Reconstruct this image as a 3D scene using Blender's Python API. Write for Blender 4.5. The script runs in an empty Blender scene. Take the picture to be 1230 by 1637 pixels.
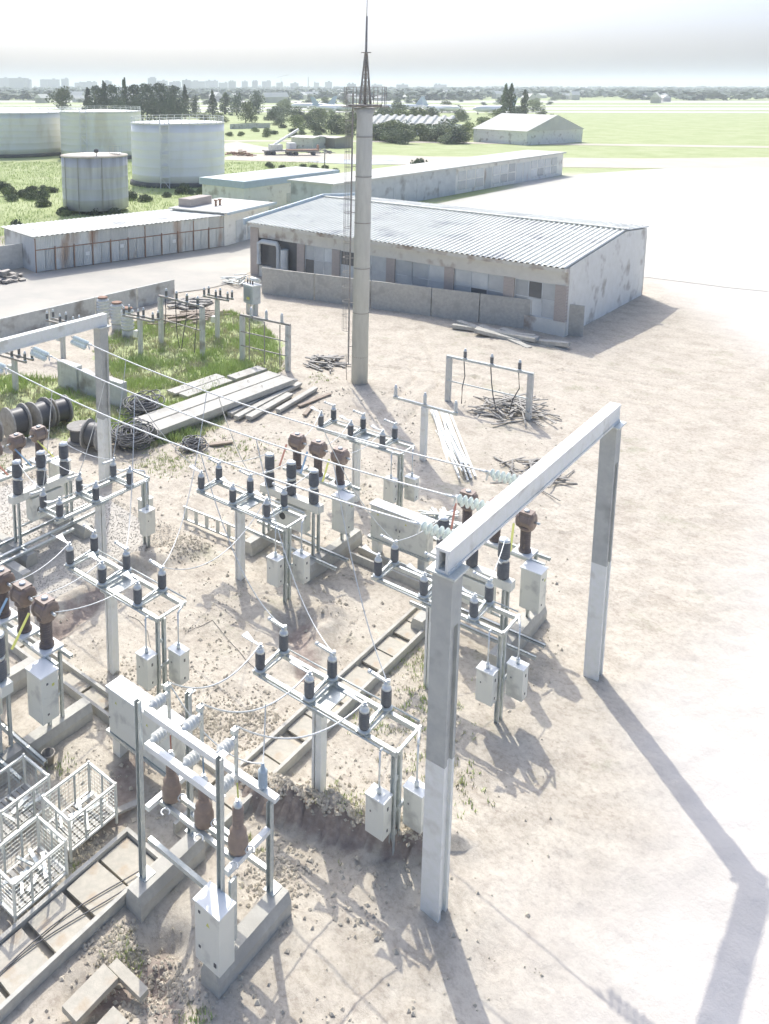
import bpy, math, random
from mathutils import Vector, Matrix, noise
random.seed(7)
R = math.radians
C = bpy.context.scene.collection
S = bpy.context.scene

# ------------------------------------------------------------ camera
HC = 17.0; FPX = 1350.0; PCX = 420.0; PCY = 370.0; PITCH = R(9.8); AZ = R(40.4)
cam = bpy.data.objects.new('camera', bpy.data.cameras.new('camera')); C.objects.link(cam)
cam.location = (0, 0, HC); cam.rotation_euler = (R(90) - PITCH, 0, AZ)
cam.data.sensor_fit = 'HORIZONTAL'; cam.data.sensor_width = 36
cam.data.lens = 36 * FPX / 1230
cam.data.shift_x = (615 - PCX) / 1230; cam.data.shift_y = -(818.5 - PCY) / 1230
cam.data.clip_start = 0.3; cam.data.clip_end = 40000
S.camera = cam
# ------------------------------------------------------------ world, sun
SUN_EL = R(50); SUN_AZ = AZ + R(8)                     # heading of the sun, counter-clockwise from +Y
SKY = 0.15; SUN = 2.0; EXPO = 0.90; HAZE = 0.00028
w = bpy.data.worlds.new('World'); S.world = w; w.use_nodes = True
nt = w.node_tree; bg = nt.nodes['Background']
sky = nt.nodes.new('ShaderNodeTexSky'); sky.sky_type = 'NISHITA'; sky.sun_disc = False
sky.sun_elevation = SUN_EL; sky.sun_rotation = -SUN_AZ
sky.air_density = 0.65; sky.dust_density = 5.4; sky.ozone_density = 6.0; sky.altitude = 100
nt.links.new(sky.outputs[0], bg.inputs[0]); bg.inputs[1].default_value = SKY
sl = bpy.data.lights.new('sun', 'SUN'); sl.energy = SUN; sl.angle = R(0.5); sl.color = (1, .95, .88)
so = bpy.data.objects.new('sun', sl); C.objects.link(so)
sd = Vector((-math.sin(SUN_AZ) * math.cos(SUN_EL), math.cos(SUN_AZ) * math.cos(SUN_EL), math.sin(SUN_EL)))
so.rotation_euler = sd.to_track_quat('Z', 'Y').to_euler(); so.location = (0, 0, 60)
S.view_settings.view_transform = 'Standard'; S.view_settings.look = 'None'
S.view_settings.exposure = EXPO; S.view_settings.gamma = 1
S.cycles.max_bounces = 5; S.cycles.diffuse_bounces = 3; S.cycles.volume_bounces = 1
S.cycles.volume_step_rate = 8

# ------------------------------------------------------------ coordinates
# world X runs along the disconnector rows, world Y along the cable trenches
cA, sA = math.cos(AZ), math.sin(AZ); cP, sP = math.cos(PITCH), math.sin(PITCH)
def c2w(x, y): return (x * cA - y * sA, x * sA + y * cA)
def at(px, py, z=0.0):
    dx = (px - PCX) / FPX; dz = -(py - PCY) / FPX
    y = cP + dz * sP; zz = -sP + dz * cP; t = (z - HC) / zz
    return Vector((*c2w(dx * t, y * t), z))

# ------------------------------------------------------------ materials
def mat(name, c1, c2=None, rough=.7, metal=0., scale=3., bump=0., detail=5, c3=None, s3=.6, wave=None, rnd=0., stretch=None, spec=.4):
    m = bpy.data.materials.new(name); m.use_nodes = True; t = m.node_tree; N = t.nodes; L = t.links
    b = N['Principled BSDF']; b.inputs['Roughness'].default_value = rough; b.inputs['Metallic'].default_value = metal
    b.inputs['Specular IOR Level'].default_value = spec
    tc = N.new('ShaderNodeTexCoord'); src = tc.outputs['Object']
    if stretch:
        mp = N.new('ShaderNodeMapping'); mp.inputs['Scale'].default_value = stretch; L.new(src, mp.inputs[0]); src = mp.outputs[0]
    n = N.new('ShaderNodeTexNoise'); n.inputs['Scale'].default_value = scale; n.inputs['Detail'].default_value = detail
    n.inputs['Roughness'].default_value = .65
    L.new(src, n.inputs['Vector'])
    c2 = c2 or tuple(x * .85 for x in c1)
    r = N.new('ShaderNodeValToRGB'); r.color_ramp.elements[0].position = .36; r.color_ramp.elements[1].position = .64
    r.color_ramp.elements[0].color = (*c2, 1); r.color_ramp.elements[1].color = (*c1, 1)
    L.new(n.outputs[0], r.inputs[0]); out = r.outputs[0]
    if c3:
        n3 = N.new('ShaderNodeTexNoise'); n3.inputs['Scale'].default_value = s3; n3.inputs['Detail'].default_value = 6
        L.new(src, n3.inputs['Vector'])
        r3 = N.new('ShaderNodeValToRGB'); r3.color_ramp.elements[0].position = .55; r3.color_ramp.elements[1].position = .68
        L.new(n3.outputs[0], r3.inputs[0])
        mx = N.new('ShaderNodeMix'); mx.data_type = 'RGBA'; L.new(r3.outputs[0], mx.inputs[0]); L.new(out, mx.inputs[6]); mx.inputs[7].default_value = (*c3, 1)
        out = mx.outputs[2]
    if rnd:
        oi = N.new('ShaderNodeObjectInfo'); h = N.new('ShaderNodeHueSaturation')
        mr = N.new('ShaderNodeMapRange'); mr.inputs[3].default_value = 1 - rnd; mr.inputs[4].default_value = 1 + rnd
        L.new(oi.outputs['Random'], mr.inputs[0]); L.new(mr.outputs[0], h.inputs['Value']); L.new(out, h.inputs['Color']); out = h.outputs[0]
    L.new(out, b.inputs['Base Color'])
    if bump:
        bp = N.new('ShaderNodeBump'); bp.inputs['Strength'].default_value = bump; bp.inputs['Distance'].default_value = .03
        L.new(n.outputs[0], bp.inputs['Height']); L.new(bp.outputs[0], b.inputs['Normal'])
    return m
M = {}
def lift(c): return tuple(min(.82, (.06 + 1.02 * x) * k) for x, k in zip(c, (.99, 1.0, .93)))   # pale veil put into every base colour, blue cut against cool skylight
def dm(k, c1, c2=None, **kw):
    if kw.get('c3'): kw['c3'] = lift(kw['c3'])
    M[k] = mat(k, lift(c1), lift(c2) if c2 else None, **kw)
dm('white_paint', (.78, .78, .75), (.71, .71, .68), rough=.6, scale=6, c3=(.58, .56, .52), s3=1.6)
dm('concrete', (.48, .46, .42), (.39, .37, .34), rough=.9, scale=5, bump=.3, c3=(.36, .34, .31), s3=1.2)
dm('old_concrete', (.60, .59, .57), (.50, .49, .47), rough=.9, scale=2.5, bump=.3, c3=(.28, .25, .22), s3=.8)
dm('tower_concrete', (.52, .53, .53), (.46, .47, .47), rough=.9, scale=2, bump=.2, stretch=(3, 3, .5))
dm('slab', (.44, .40, .34), (.36, .33, .28), rough=.9, scale=7, bump=.3, c3=(.38, .30, .22), s3=2.2)
dm('zinc', (.56, .58, .58), (.44, .47, .48), rough=.42, metal=.35, scale=9)
dm('cap_metal', (.70, .71, .72), (.58, .6, .62), rough=.35, metal=.4, scale=9)
dm('old_steel', (.33, .32, .31), (.27, .23, .20), rough=.7, metal=.2, scale=9)
dm('cabinet', (.72, .71, .66), (.69, .68, .63), rough=.45, scale=1.2, c3=(.50, .49, .46), s3=2)
dm('cabinet_lid', (.74, .75, .75), (.70, .71, .72), rough=.4, scale=2)
dm('dark_porcelain', (.14, .14, .14), (.11, .105, .105), rough=.25, scale=8, rnd=.12)
dm('brown_porcelain', (.15, .105, .085), (.10, .07, .06), rough=.25, scale=8)
dm('white_porcelain', (.66, .66, .64), (.56, .56, .55), rough=.25, scale=8)
dm('brown_steel', (.25, .175, .135), (.20, .14, .11), rough=.45, scale=6, rnd=.12)
dm('glass_disc', (.68, .74, .74), (.60, .67, .68), rough=.12, scale=9)
dm('wire', (.66, .67, .68), (.56, .57, .58), rough=.4, metal=.3, scale=20)
dm('rubber', (.06, .06, .065), (.04, .04, .045), rough=.5, scale=12)
dm('cable_coil', (.10, .10, .105), (.07, .07, .075), rough=.45, scale=30, rnd=.15)
dm('hole', (.03, .03, .03), (.02, .02, .02), rough=.9)
dm('rust', (.33, .19, .12), (.22, .12, .08), rough=.9, scale=8)
dm('garage_metal', (.57, .58, .57), (.48, .50, .50), rough=.6, scale=1.4, c3=(.36, .27, .21), s3=.55, rnd=.14, stretch=(1, 1, .3))
dm('roof_sheet', (.66, .66, .63), (.59, .59, .56), rough=.9, spec=.1, scale=.5, c3=(.44, .44, .44), s3=.35)
dm('pale_roof', (.58, .57, .54), (.52, .51, .48), rough=.9, spec=.1, scale=.4, c3=(.50, .51, .52), s3=.3)
dm('blue_trim', (.42, .50, .58), (.38, .45, .52), rough=.5, scale=2)
dm('white_wall', (.78, .77, .73), (.70, .69, .66), rough=.9, scale=1.5, c3=(.42, .39, .35), s3=.6)
dm('grey_wall', (.56, .58, .60), (.48, .50, .52), rough=.9, scale=.8, c3=(.30, .30, .30), s3=.5)
dm('plaster', (.66, .64, .60), (.60, .58, .54), rough=.95, scale=1.5, bump=.3, c3=(.33, .26, .21), s3=.7)
dm('pane', (.52, .54, .55), (.42, .44, .46), rough=.25, scale=.7, rnd=.25)
dm('dark_pane', (.10, .105, .11), (.07, .075, .08), rough=.3, scale=1)
dm('wood', (.30, .24, .19), (.21, .16, .12), rough=.85, scale=3, stretch=(1, 8, 8), rnd=.2)
dm('grey_wood', (.36, .34, .32), (.26, .24, .22), rough=.9, scale=4, rnd=.2)
dm('tank_white', (.80, .78, .80), (.76, .74, .76), rough=.5, scale=.35, c3=(.70, .68, .68), s3=.25, stretch=(1, 1, .25))
dm('tank_cream', (.80, .78, .73), (.74, .72, .67), rough=.5, scale=.35, c3=(.64, .60, .53), s3=.3, stretch=(1, 1, .3))
dm('tank_grey', (.50, .50, .54), (.43, .43, .46), rough=.6, scale=.9, c3=(.32, .31, .32), s3=.7, stretch=(1, 1, .08))
dm('tank_roof', (.60, .56, .48), (.46, .36, .28), rough=.7, scale=.7)
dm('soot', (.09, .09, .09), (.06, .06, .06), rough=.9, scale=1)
dm('asphalt', (.41, .38, .34), (.35, .33, .30), rough=.95, scale=.35, c3=(.45, .41, .36), s3=.12, detail=8)
dm('pale_yard', (.50, .48, .44), (.45, .43, .39), rough=.95, scale=.2, detail=8)
dm('sand_road', (.48, .43, .36), (.42, .37, .31), rough=.95, scale=.2, detail=8)
dm('runway', (.50, .49, .47), (.44, .43, .42), rough=.95, scale=.02)
dm('water', (.50, .54, .58), (.46, .50, .54), rough=.1, scale=.2)
dm('lawn_blade', (.42, .50, .18), (.34, .42, .14), rough=.9, scale=.8, rnd=.1)
dm('dry_weed', (.50, .45, .30), (.38, .38, .22), rough=.9, scale=.8)
dm('clod', (.52, .46, .38), (.42, .37, .30), rough=.95, scale=3)
dm('gravel', (.48, .44, .40), (.36, .33, .30), rough=.95, scale=6)
dm('leaf_dark', (.085, .12, .06), (.055, .08, .04), rough=.8, scale=.15, rnd=.25)
dm('leaf_mid', (.13, .16, .07), (.08, .11, .05), rough=.8, scale=.25, rnd=.25)
dm('leaf_light', (.22, .25, .09), (.13, .17, .055), rough=.8, scale=.4, rnd=.2)
dm('leaf_far', (.10, .13, .09), (.06, .09, .06), rough=.9, scale=.01)
dm('trunk', (.16, .12, .09), (.10, .08, .06), rough=.95, scale=2)
dm('red', (.42, .16, .10), (.36, .13, .08), rough=.5); dm('blue', (.16, .28, .42), rough=.5)
dm('yellow', (.62, .62, .14), rough=.5); dm('orange', (.6, .3, .1), rough=.5)
dm('plane_white', (.8, .8, .8), (.75, .75, .76), rough=.3); dm('house_wall', (.55, .52, .48), (.4, .38, .36), rough=.9, scale=.1, rnd=.3)
dm('house_roof', (.42, .38, .36), (.30, .27, .26), rough=.8, scale=.1, rnd=.4)
dm('pebble', (.5, .45, .4), (.38, .34, .3), rough=.9)

def mat_blocks():
    m = bpy.data.materials.new('apartment_front'); m.use_nodes = True; t = m.node_tree; N = t.nodes; L = t.links
    b = N['Principled BSDF']; b.inputs['Roughness'].default_value = .8
    tc = N.new('ShaderNodeTexCoord'); br = N.new('ShaderNodeTexBrick')
    mp = N.new('ShaderNodeMapping'); mp.inputs['Rotation'].default_value = (R(90), 0, 0)
    L.new(tc.outputs['Object'], mp.inputs[0]); L.new(mp.outputs[0], br.inputs['Vector'])
    br.offset = 0; br.inputs['Scale'].default_value = .3; br.inputs['Mortar Size'].default_value = .22
    br.inputs['Color1'].default_value = (.10, .12, .14, 1); br.inputs['Color2'].default_value = (.16, .17, .18, 1)
    br.inputs['Mortar'].default_value = (.3, .3, .29, 1); br.inputs['Brick Width'].default_value = 1; br.inputs['Row Height'].default_value = .9
    L.new(br.outputs[0], b.inputs['Base Color']); M['apartment_front'] = m
mat_blocks()
def mat_brick():
    m = bpy.data.materials.new('red_brick'); m.use_nodes = True; t = m.node_tree; N = t.nodes; L = t.links
    b = N['Principled BSDF']; b.inputs['Roughness'].default_value = .9
    tc = N.new('ShaderNodeTexCoord'); br = N.new('ShaderNodeTexBrick'); mp = N.new('ShaderNodeMapping')
    mp.inputs['Rotation'].default_value = (R(90), 0, 0); L.new(tc.outputs['Object'], mp.inputs[0]); L.new(mp.outputs[0], br.inputs['Vector'])
    br.inputs['Scale'].default_value = 2.2
    br.inputs['Color1'].default_value = (.46, .40, .34, 1); br.inputs['Color2'].default_value = (.41, .36, .31, 1); br.inputs['Mortar'].default_value = (.5, .47, .43, 1)
    L.new(br.outputs[0], b.inputs['Base Color']); M['brick'] = m
mat_brick()

# ------------------------------------------------------------ mesh helpers
class MB:
    def __init__(s): s.v = []; s.f = []; s.sm = []
    def add(s, vs, fs, smooth=False):
        o = len(s.v); s.v += [tuple(v) for v in vs]; s.f += [tuple(i + o for i in f) for f in fs]; s.sm += [smooth] * len(fs)
        return s
    def box(s, c, d, rz=0, bev=0):
        x, y, z = (q / 2 for q in d); ca, sa = math.cos(rz), math.sin(rz)
        pts = [(i * x, j * y, k * z) for k in (-1, 1) for j in (-1, 1) for i in (-1, 1)]
        return s.add([(c[0] + a * ca - b * sa, c[1] + a * sa + b * ca, c[2] + h) for a, b, h in pts],
                     [(0, 2, 3, 1), (4, 5, 7, 6), (0, 1, 5, 4), (2, 6, 7, 3), (0, 4, 6, 2), (1, 3, 7, 5)])
    def span(s, x0, x1, y0, y1, z0, z1): return s.box(((x0 + x1) / 2, (y0 + y1) / 2, (z0 + z1) / 2), (abs(x1 - x0), abs(y1 - y0), abs(z1 - z0)))
    def frame(s, p, q):
        p = Vector(p); q = Vector(q); d = (q - p).normalized()
        u = d.cross(Vector((0, 0, 1)));
        if u.length < 1e-3: u = Vector((1, 0, 0))
        u.normalize(); return p, q, d, u, u.cross(d).normalized()
    def bar(s, p, q, w_, h_=None):
        h_ = h_ or w_; p, q, d, u, n = s.frame(p, q); u = u * w_ / 2; n = n * h_ / 2
        vs = [a + b for a in (p, q) for b in (-u - n, u - n, u + n, -u + n)]
        return s.add(vs, [(3, 2, 1, 0), (4, 5, 6, 7), (0, 1, 5, 4), (1, 2, 6, 5), (2, 3, 7, 6), (3, 0, 4, 7)])
    def channel(s, p, q, w_, h_, t=.02):        # an open steel channel
        p, q, d, u, n = s.frame(p, q)
        s.bar(p, q, w_, t)
        s.bar(p + u * (w_ / 2 - t / 2) + n * h_ / 2, q + u * (w_ / 2 - t / 2) + n * h_ / 2, t, h_ - t)
        s.bar(p - u * (w_ / 2 - t / 2) + n * h_ / 2, q - u * (w_ / 2 - t / 2) + n * h_ / 2, t, h_ - t); return s
    def cyl(s, p, q, r, r2=None, n=10, smooth=True):
        r2 = r if r2 is None else r2; p, q, d, u, k = s.frame(p, q); vs = []
        for a, rr in ((p, r), (q, r2)):
            for i in range(n):
                t = 2 * math.pi * i / n; vs.append(a + u * math.cos(t) * rr + k * math.sin(t) * rr)
        s.add(vs, [(i, (i + 1) % n, n + (i + 1) % n, n + i) for i in range(n)], smooth)
        o = len(s.v) - 2 * n
        s.f += [tuple(o + i for i in range(n))[::-1], tuple(o + n + i for i in range(n))]; s.sm += [False, False]; return s
    def lathe(s, o, prof, n=12, axis=(0, 0, 1), smooth=True):
        o = Vector(o); _, _, d, u, k = s.frame((0, 0, 0), axis); vs = []
        for r, z in prof:
            for i in range(n):
                t = 2 * math.pi * i / n; vs.append(o + d * z + u * math.cos(t) * r + k * math.sin(t) * r)
        m = len(prof); s.add(vs, [(j * n + i, j * n + (i + 1) % n, (j + 1) * n + (i + 1) % n, (j + 1) * n + i) for j in range(m - 1) for i in range(n)], smooth)
        b = len(s.v) - m * n; s.f += [tuple(b + i for i in range(n))[::-1], tuple(b + (m - 1) * n + i for i in range(n))]; s.sm += [False, False]; return s
    def tube(s, pts, r, n=6):
        pts = [Vector(p) for p in pts]; vs = []
        for i, p in enumerate(pts):
            d = (pts[min(i + 1, len(pts) - 1)] - pts[max(i - 1, 0)]).normalized(); u = d.cross(Vector((0, 0, 1)))
            if u.length < 1e-2: u = Vector((1, 0, 0))
            u.normalize(); k = u.cross(d)
            for j in range(n): t = 2 * math.pi * j / n; vs.append(p + u * math.cos(t) * r + k * math.sin(t) * r)
        return s.add(vs, [(i * n + j, i * n + (j + 1) % n, (i + 1) * n + (j + 1) % n, (i + 1) * n + j) for i in range(len(pts) - 1) for j in range(n)], True)
    def build(s, name, m, parent=None, loc=None):
        me = bpy.data.meshes.new(name); me.from_pydata(s.v, [], s.f); me.polygons.foreach_set('use_smooth', s.sm); me.update()
        me.materials.append(M[m] if isinstance(m, str) else m)
        o = bpy.data.objects.new(name, me); C.objects.link(o)
        if parent: o.parent = parent
        if loc is not None: o.location = loc
        return o
def tag(o, label=None, cat=None, group=None, kind=None):
    if label: o['label'] = label
    if cat: o['category'] = cat
    if group: o['group'] = group
    if kind: o['kind'] = kind
    return o
def thing(name, label, cat, loc=(0, 0, 0), rz=0, group=None):
    o = bpy.data.objects.new(name, None); C.objects.link(o); o.location = loc; o.rotation_euler = (0, 0, rz); o.empty_display_size = .2
    return tag(o, label, cat, group)
def copy_tree(o, parent=None):
    c = o.copy(); C.objects.link(c); c.parent = parent
    for ch in list(o.children): copy_tree(ch, c)
    return c
def place(o, loc, rz=0, label=None, group=None, sc=None):
    c = copy_tree(o) if o.get('placed') else o
    if o is not c: c['placed'] = 1
    o['placed'] = 1
    c.location = loc; c.rotation_euler = (0, 0, rz)
    if label: c['label'] = label
    if group: c['group'] = group
    if sc: c.scale = sc
    return c
def sheds(r1, r2, z0, z1, n):
    pr = []; dz = (z1 - z0) / n
    for i in range(n): z = z0 + i * dz; pr += [(r2, z), (r1, z + dz * .3), (r1, z + dz * .55), (r2, z + dz * .9)]
    return pr

# ------------------------------------------------------------ terrain: one sheet to the horizon
def sstep(a, b, x): t = max(0, min(1, (x - a) / (b - a))); return t * t * (3 - 2 * t)
def seg_d(p, a, b):
    ax, ay = a; bx, by = b; t = max(0, min(1, ((p[0] - ax) * (bx - ax) + (p[1] - ay) * (by - ay)) / ((bx - ax) ** 2 + (by - ay) ** 2)))
    qx, qy = ax + t * (bx - ax), ay + t * (by - ay); side = (bx - ax) * (p[1] - ay) - (by - ay) * (p[0] - ax)
    return math.hypot(p[0] - qx, p[1] - qy), (1 if side > 0 else -1), t
def in_poly(x, y, P):
    r = False; j = len(P) - 1
    for i in range(len(P)):
        if (P[i][1] > y) != (P[j][1] > y) and x < (P[j][0] - P[i][0]) * (y - P[i][1]) / (P[j][1] - P[i][1]) + P[i][0]: r = not r
        j = i
    return r
GR = [(-36.6, 30.0), (-42.5, 33), (-46, 39), (-42.5, 46), (-38.4, 45), (-35.5, 43), (-31.0, 38.6), (-30.0, 34), (-27.6, 28.8), (-28.6, 25.5), (-31.5, 24.2), (-36.9, 20.5), (-44.4, 26)]
TR = [(-12.3, 13.3), (-11.15, 13.3), (-10.1, 13.62), (-9.2, 13.85), (-8.2, 14.3), (-7.7, 14.9)]
RUT = []
for pl_ in (((-43.5, 50.0), (-36, 49.5), (-30.5, 46.0), (-26.5, 45.0), (-20, 47.5), (-12, 47)), ((-43.0, 48.2), (-36, 47.6), (-31.2, 44.2), (-27.2, 42.4), (-21.5, 44.6), (-13, 43.5)), ((-30.5, 50.5), (-27.0, 46), (-24.0, 42), (-22.4, 36)), ((-29.0, 51.3), (-25.4, 46.6), (-22.5, 42), (-21.0, 36)), ((-24, 50.5), (-18, 49), (-12, 50)), ((-24, 52.2), (-18, 50.9), (-12, 52))):
    RUT += list(zip(pl_, pl_[1:]))
def height(v, u):
    q = Vector((v, u, 0))
    if v * v + u * u > 75 ** 2: return 0.0
    near = 1 - sstep(60, 75, math.hypot(v, u))
    dist = .6 + .8 * max(0, noise.noise(q * .5 + Vector((7, 7, 7))))
    h = .05 * noise.noise(q * .45) + .04 * noise.noise(q * 1.7) + .03 * dist * noise.noise(q * 4.1) + (.022 * dist * noise.noise(q * 8.3) if v * v + u * u < 1200 else 0)
    for a, b in zip(TR, TR[1:]):                       # spoil bank with a cut face
        d, sd_, t = seg_d((v, u), a, b)
        if d < 1.3 and sd_ > 0: h += .30 * (1 - sstep(.25, 1.3, d)) * sstep(.0, .12, d) * (1 + .5 * noise.noise(q * 3))
    for a, b, k in (((-21.4, 13.6), (-21.5, 18.2), .22), ((-21.5, 18.2), (-20.9, 20.5), .25), ((-14.6, 20.5), (-13.9, 18.2), .3), ((-21, 23.5), (-24.5, 28.5), .16), ((-23, 22.5), (-27, 27), .14), ((-19.5, 30), (-24, 31), .13), ((-11.0, 8.0), (-10.6, 9.6), -.22), ((-10.9, 9.6), (-9.9, 9.0), -.2), ((-20.8, 14.2), (-21.3, 16.8), -.3), ((-14.9, 19.3), (-13.6, 18.0), -.3)):
        d, sd_, t = seg_d((v, u), a, b)
        if d < 1.0: h += k * (1 - sstep(.15, .8, d)) * (1 + .6 * noise.noise(q * 2.5))
    if v * v + u * u > 38 ** 2 and v * v + u * u < 72 ** 2:   # tyre ruts round the tower
        for a, b in RUT:
            d, _, _ = seg_d((v, u), a, b)
            if d < .45: h += .06 * sstep(.18, .3, d) * (1 - sstep(.3, .45, d)) - .09 * (1 - sstep(.05, .2, d))
    return h * near - .02
def terrain():
    ys = []; y = -40.
    while y < 22000:
        ys.append(y); y += 3 if y < 6 else (.11 if y < 34 else (.22 if y < 60 else max(.5, (y - 58) * .035)))
    xs = [i / 170 for i in range(-170, 171)]; V = []; Fc = []; col = []
    for y in ys:
        wd = max(26, 13 + .55 * y) * (1 + 2.2 * sstep(60, 400, y)) * 1.0
        for s in xs:
            x = 1.5 + wd * s * (1 if abs(s) < .85 else 1 + (abs(s) - .85) * 25)
            v, u = c2w(x, y); V.append((v, u, height(v, u)))
            g = 1.0 if y > 95 and not False else 0.0
            if 18 < y < 62: g = 1.0 if in_poly(v + 1.1 * noise.noise(Vector((v * .6, u * .6, 3))), u + 1.1 * noise.noise(Vector((v * .6, u * .6, 9))), GR) else 0.0
            g2 = 0.0
            if x > 24 + .1 * y and y < 180: g2 = sstep(24 + .1 * y, 30 + .12 * y, x) * (1 - sstep(150, 175, y))
            if y < 60: g2 = max(g2, sstep(-7.0, -2.0, v + 1.6 * noise.noise(Vector((v * .3, u * .3, 4)))))
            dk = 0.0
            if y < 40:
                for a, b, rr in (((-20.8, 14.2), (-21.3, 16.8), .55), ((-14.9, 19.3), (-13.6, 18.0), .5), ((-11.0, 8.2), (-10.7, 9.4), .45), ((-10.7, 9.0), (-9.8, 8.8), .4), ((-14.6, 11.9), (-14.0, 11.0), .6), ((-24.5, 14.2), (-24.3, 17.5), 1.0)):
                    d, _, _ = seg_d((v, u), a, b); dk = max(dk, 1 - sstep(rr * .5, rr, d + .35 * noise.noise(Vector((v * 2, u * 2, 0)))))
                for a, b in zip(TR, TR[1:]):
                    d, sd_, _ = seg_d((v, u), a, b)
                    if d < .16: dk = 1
            col.append((g, g2, dk, 1))
    n = len(xs)
    Fc = [(j * n + i, j * n + i + 1, (j + 1) * n + i + 1, (j + 1) * n + i) for j in range(len(ys) - 1) for i in range(n - 1)]
    m = bpy.data.materials.new('ground'); m.use_nodes = True; t = m.node_tree; N = t.nodes; L = t.links; b = N['Principled BSDF']
    b.inputs['Roughness'].default_value = .95; b.inputs['Specular IOR Level'].default_value = .15
    tc = N.new('ShaderNodeTexCoord'); at_ = N.new('ShaderNodeAttribute'); at_.attribute_name = 'zone'
    sep = N.new('ShaderNodeSeparateColor'); L.new(at_.outputs['Color'], sep.inputs[0])
    def nz(sc, d=6, ro=.6):
        q = N.new('ShaderNodeTexNoise'); q.inputs['Scale'].default_value = sc; q.inputs['Detail'].default_value = d; q.inputs['Roughness'].default_value = ro
        L.new(tc.outputs['Object'], q.inputs['Vector']); return q.outputs[0]
    def ramp(src, stops):
        r = N.new('ShaderNodeValToRGB'); e = r.color_ramp.elements
        while len(e) < len(stops): e.new(.5)
        for k, (p_, c_) in zip(e, stops): k.position = p_; k.color = (*c_, 1)
        L.new(src, r.inputs[0]); return r.outputs[0]
    def mix(f, a, c_):
        x = N.new('ShaderNodeMix'); x.data_type = 'RGBA'
        L.new(f, x.inputs[0]); L.new(a, x.inputs[6]); L.new(c_, x.inputs[7]); return x.outputs[2]
    a1 = ramp(nz(.9, 10, .7), [(.34, (.38, .33, .265)), (.46, (.49, .44, .355)), (.62, (.58, .535, .435))])
    a2 = ramp(nz(6, 8, .75), [(.38, (.30, .255, .205)), (.50, (.50, .455, .365)), (.7, (.62, .575, .475))])
    mm = N.new('ShaderNodeMix'); mm.data_type = 'RGBA'; mm.inputs[0].default_value = .5; L.new(a1, mm.inputs[6]); L.new(a2, mm.inputs[7]); dirt = mm.outputs[2]
    dis = ramp(nz(.8, 9, .75), [(.50, (0, 0, 0)), (.60, (.5, .5, .5))]); brown = ramp(nz(9, 6, .8), [(.38, (.25, .215, .165)), (.6, (.45, .40, .315))]); dirt = mix(dis, dirt, brown)
    tuft = ramp(nz(.33, 8, .75), [(.57, (0, 0, 0)), (.66, (.30, .30, .30))])
    weed = ramp(nz(1.2, 6), [(.4, (.16, .19, .09)), (.6, (.27, .28, .15))]); dirt = mix(tuft, dirt, weed)
    green = ramp(nz(.11, 10, .75), [(.34, (.24, .28, .14)), (.47, (.34, .38, .20)), (.58, (.42, .44, .27)), (.72, (.52, .49, .36))])
    g_near = ramp(nz(2.2, 8, .7), [(.35, (.28, .34, .14)), (.55, (.41, .47, .19)), (.7, (.54, .53, .33))])
    mg = N.new('ShaderNodeMix'); mg.data_type = 'RGBA'; mg.inputs[0].default_value = .45; L.new(green, mg.inputs[6]); L.new(g_near, mg.inputs[7]); green = mg.outputs[2]
    out = mix(sep.outputs[0], dirt, green)
    pale = ramp(nz(.25, 8), [(.4, (.55, .52, .46)), (.65, (.62, .59, .53))]); out = mix(sep.outputs[1], out, pale)
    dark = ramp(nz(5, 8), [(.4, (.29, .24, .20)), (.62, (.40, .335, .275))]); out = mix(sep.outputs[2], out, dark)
    L.new(out, b.inputs['Base Color'])
    bp = N.new('ShaderNodeBump'); bp.inputs['Strength'].default_value = .55; bp.inputs['Distance'].default_value = .06
    L.new(nz(7, 10, .7), bp.inputs['Height']); L.new(bp.outputs[0], b.inputs['Normal'])
    me = bpy.data.meshes.new('ground'); me.from_pydata(V, [], Fc); me.polygons.foreach_set('use_smooth', [True] * len(Fc))
    ca = me.color_attributes.new('zone', 'FLOAT_COLOR', 'POINT'); ca.data.foreach_set('color', [q for c_ in col for q in c_])
    me.materials.append(m); o = bpy.data.objects.new('ground', me); C.objects.link(o); tag(o, kind='structure')
terrain()
def sheet(name, pts, m, z, label=None):
    o = MB().add([(p[0], p[1], z) for p in pts], [tuple(range(len(pts)))]).build(name, m); tag(o, kind='structure'); return o
cw = lambda x, y: Vector((*c2w(x, y), 0))
sheet('asphalt_road', [at(-260, 600), at(-30, 536), at(0, 531), at(130, 497), at(268, 470), at(330, 462), at(372, 452), at(398, 436), cw(0, 78), cw(3, 92), cw(9, 104), cw(20, 119), cw(60, 160), cw(64, 156), cw(40, 128), cw(26, 112), cw(8, 88), cw(9, 70) if 0 else cw(-1, 76), cw(-1, 79), at(426, 374), at(358, 395), at(58, 437), at(-80, 452), at(-260, 470)][0:8] + [cw(0.3, 78), cw(3, 95.5), at(426, 373.5), at(358, 395), at(58, 437), at(-80, 452), at(-260, 470)], 'asphalt', .03)
sheet('asphalt_yard', [cw(9, 94), cw(13, 108), cw(62, 164), cw(110, 190), cw(110, 120), cw(60, 60), cw(40, 70)], 'pale_yard', .03)
sheet('sand_road', [cw(-12, 197), cw(-6, 212), cw(14, 216), cw(40, 206), cw(90, 200), cw(140, 205), cw(140, 178), cw(80, 176), cw(50, 180), cw(20, 186)], 'sand_road', .05)
sheet('sand_path', [cw(-24, 262), cw(20, 262), cw(90, 246), cw(160, 230), cw(160, 238), cw(90, 254), cw(22, 268), cw(-24, 268)], 'sand_road', .042)
sheet('sand_lane', [cw(-16, 240), cw(-8, 262), cw(0, 240), cw(10, 222), cw(2, 216), cw(-14, 222)], 'sand_road', .035)
sheet('puddle', [cw(10, 192), cw(18, 197), cw(30, 195), cw(33, 186), cw(24, 184), cw(14, 188)], 'water', .07)
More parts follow.
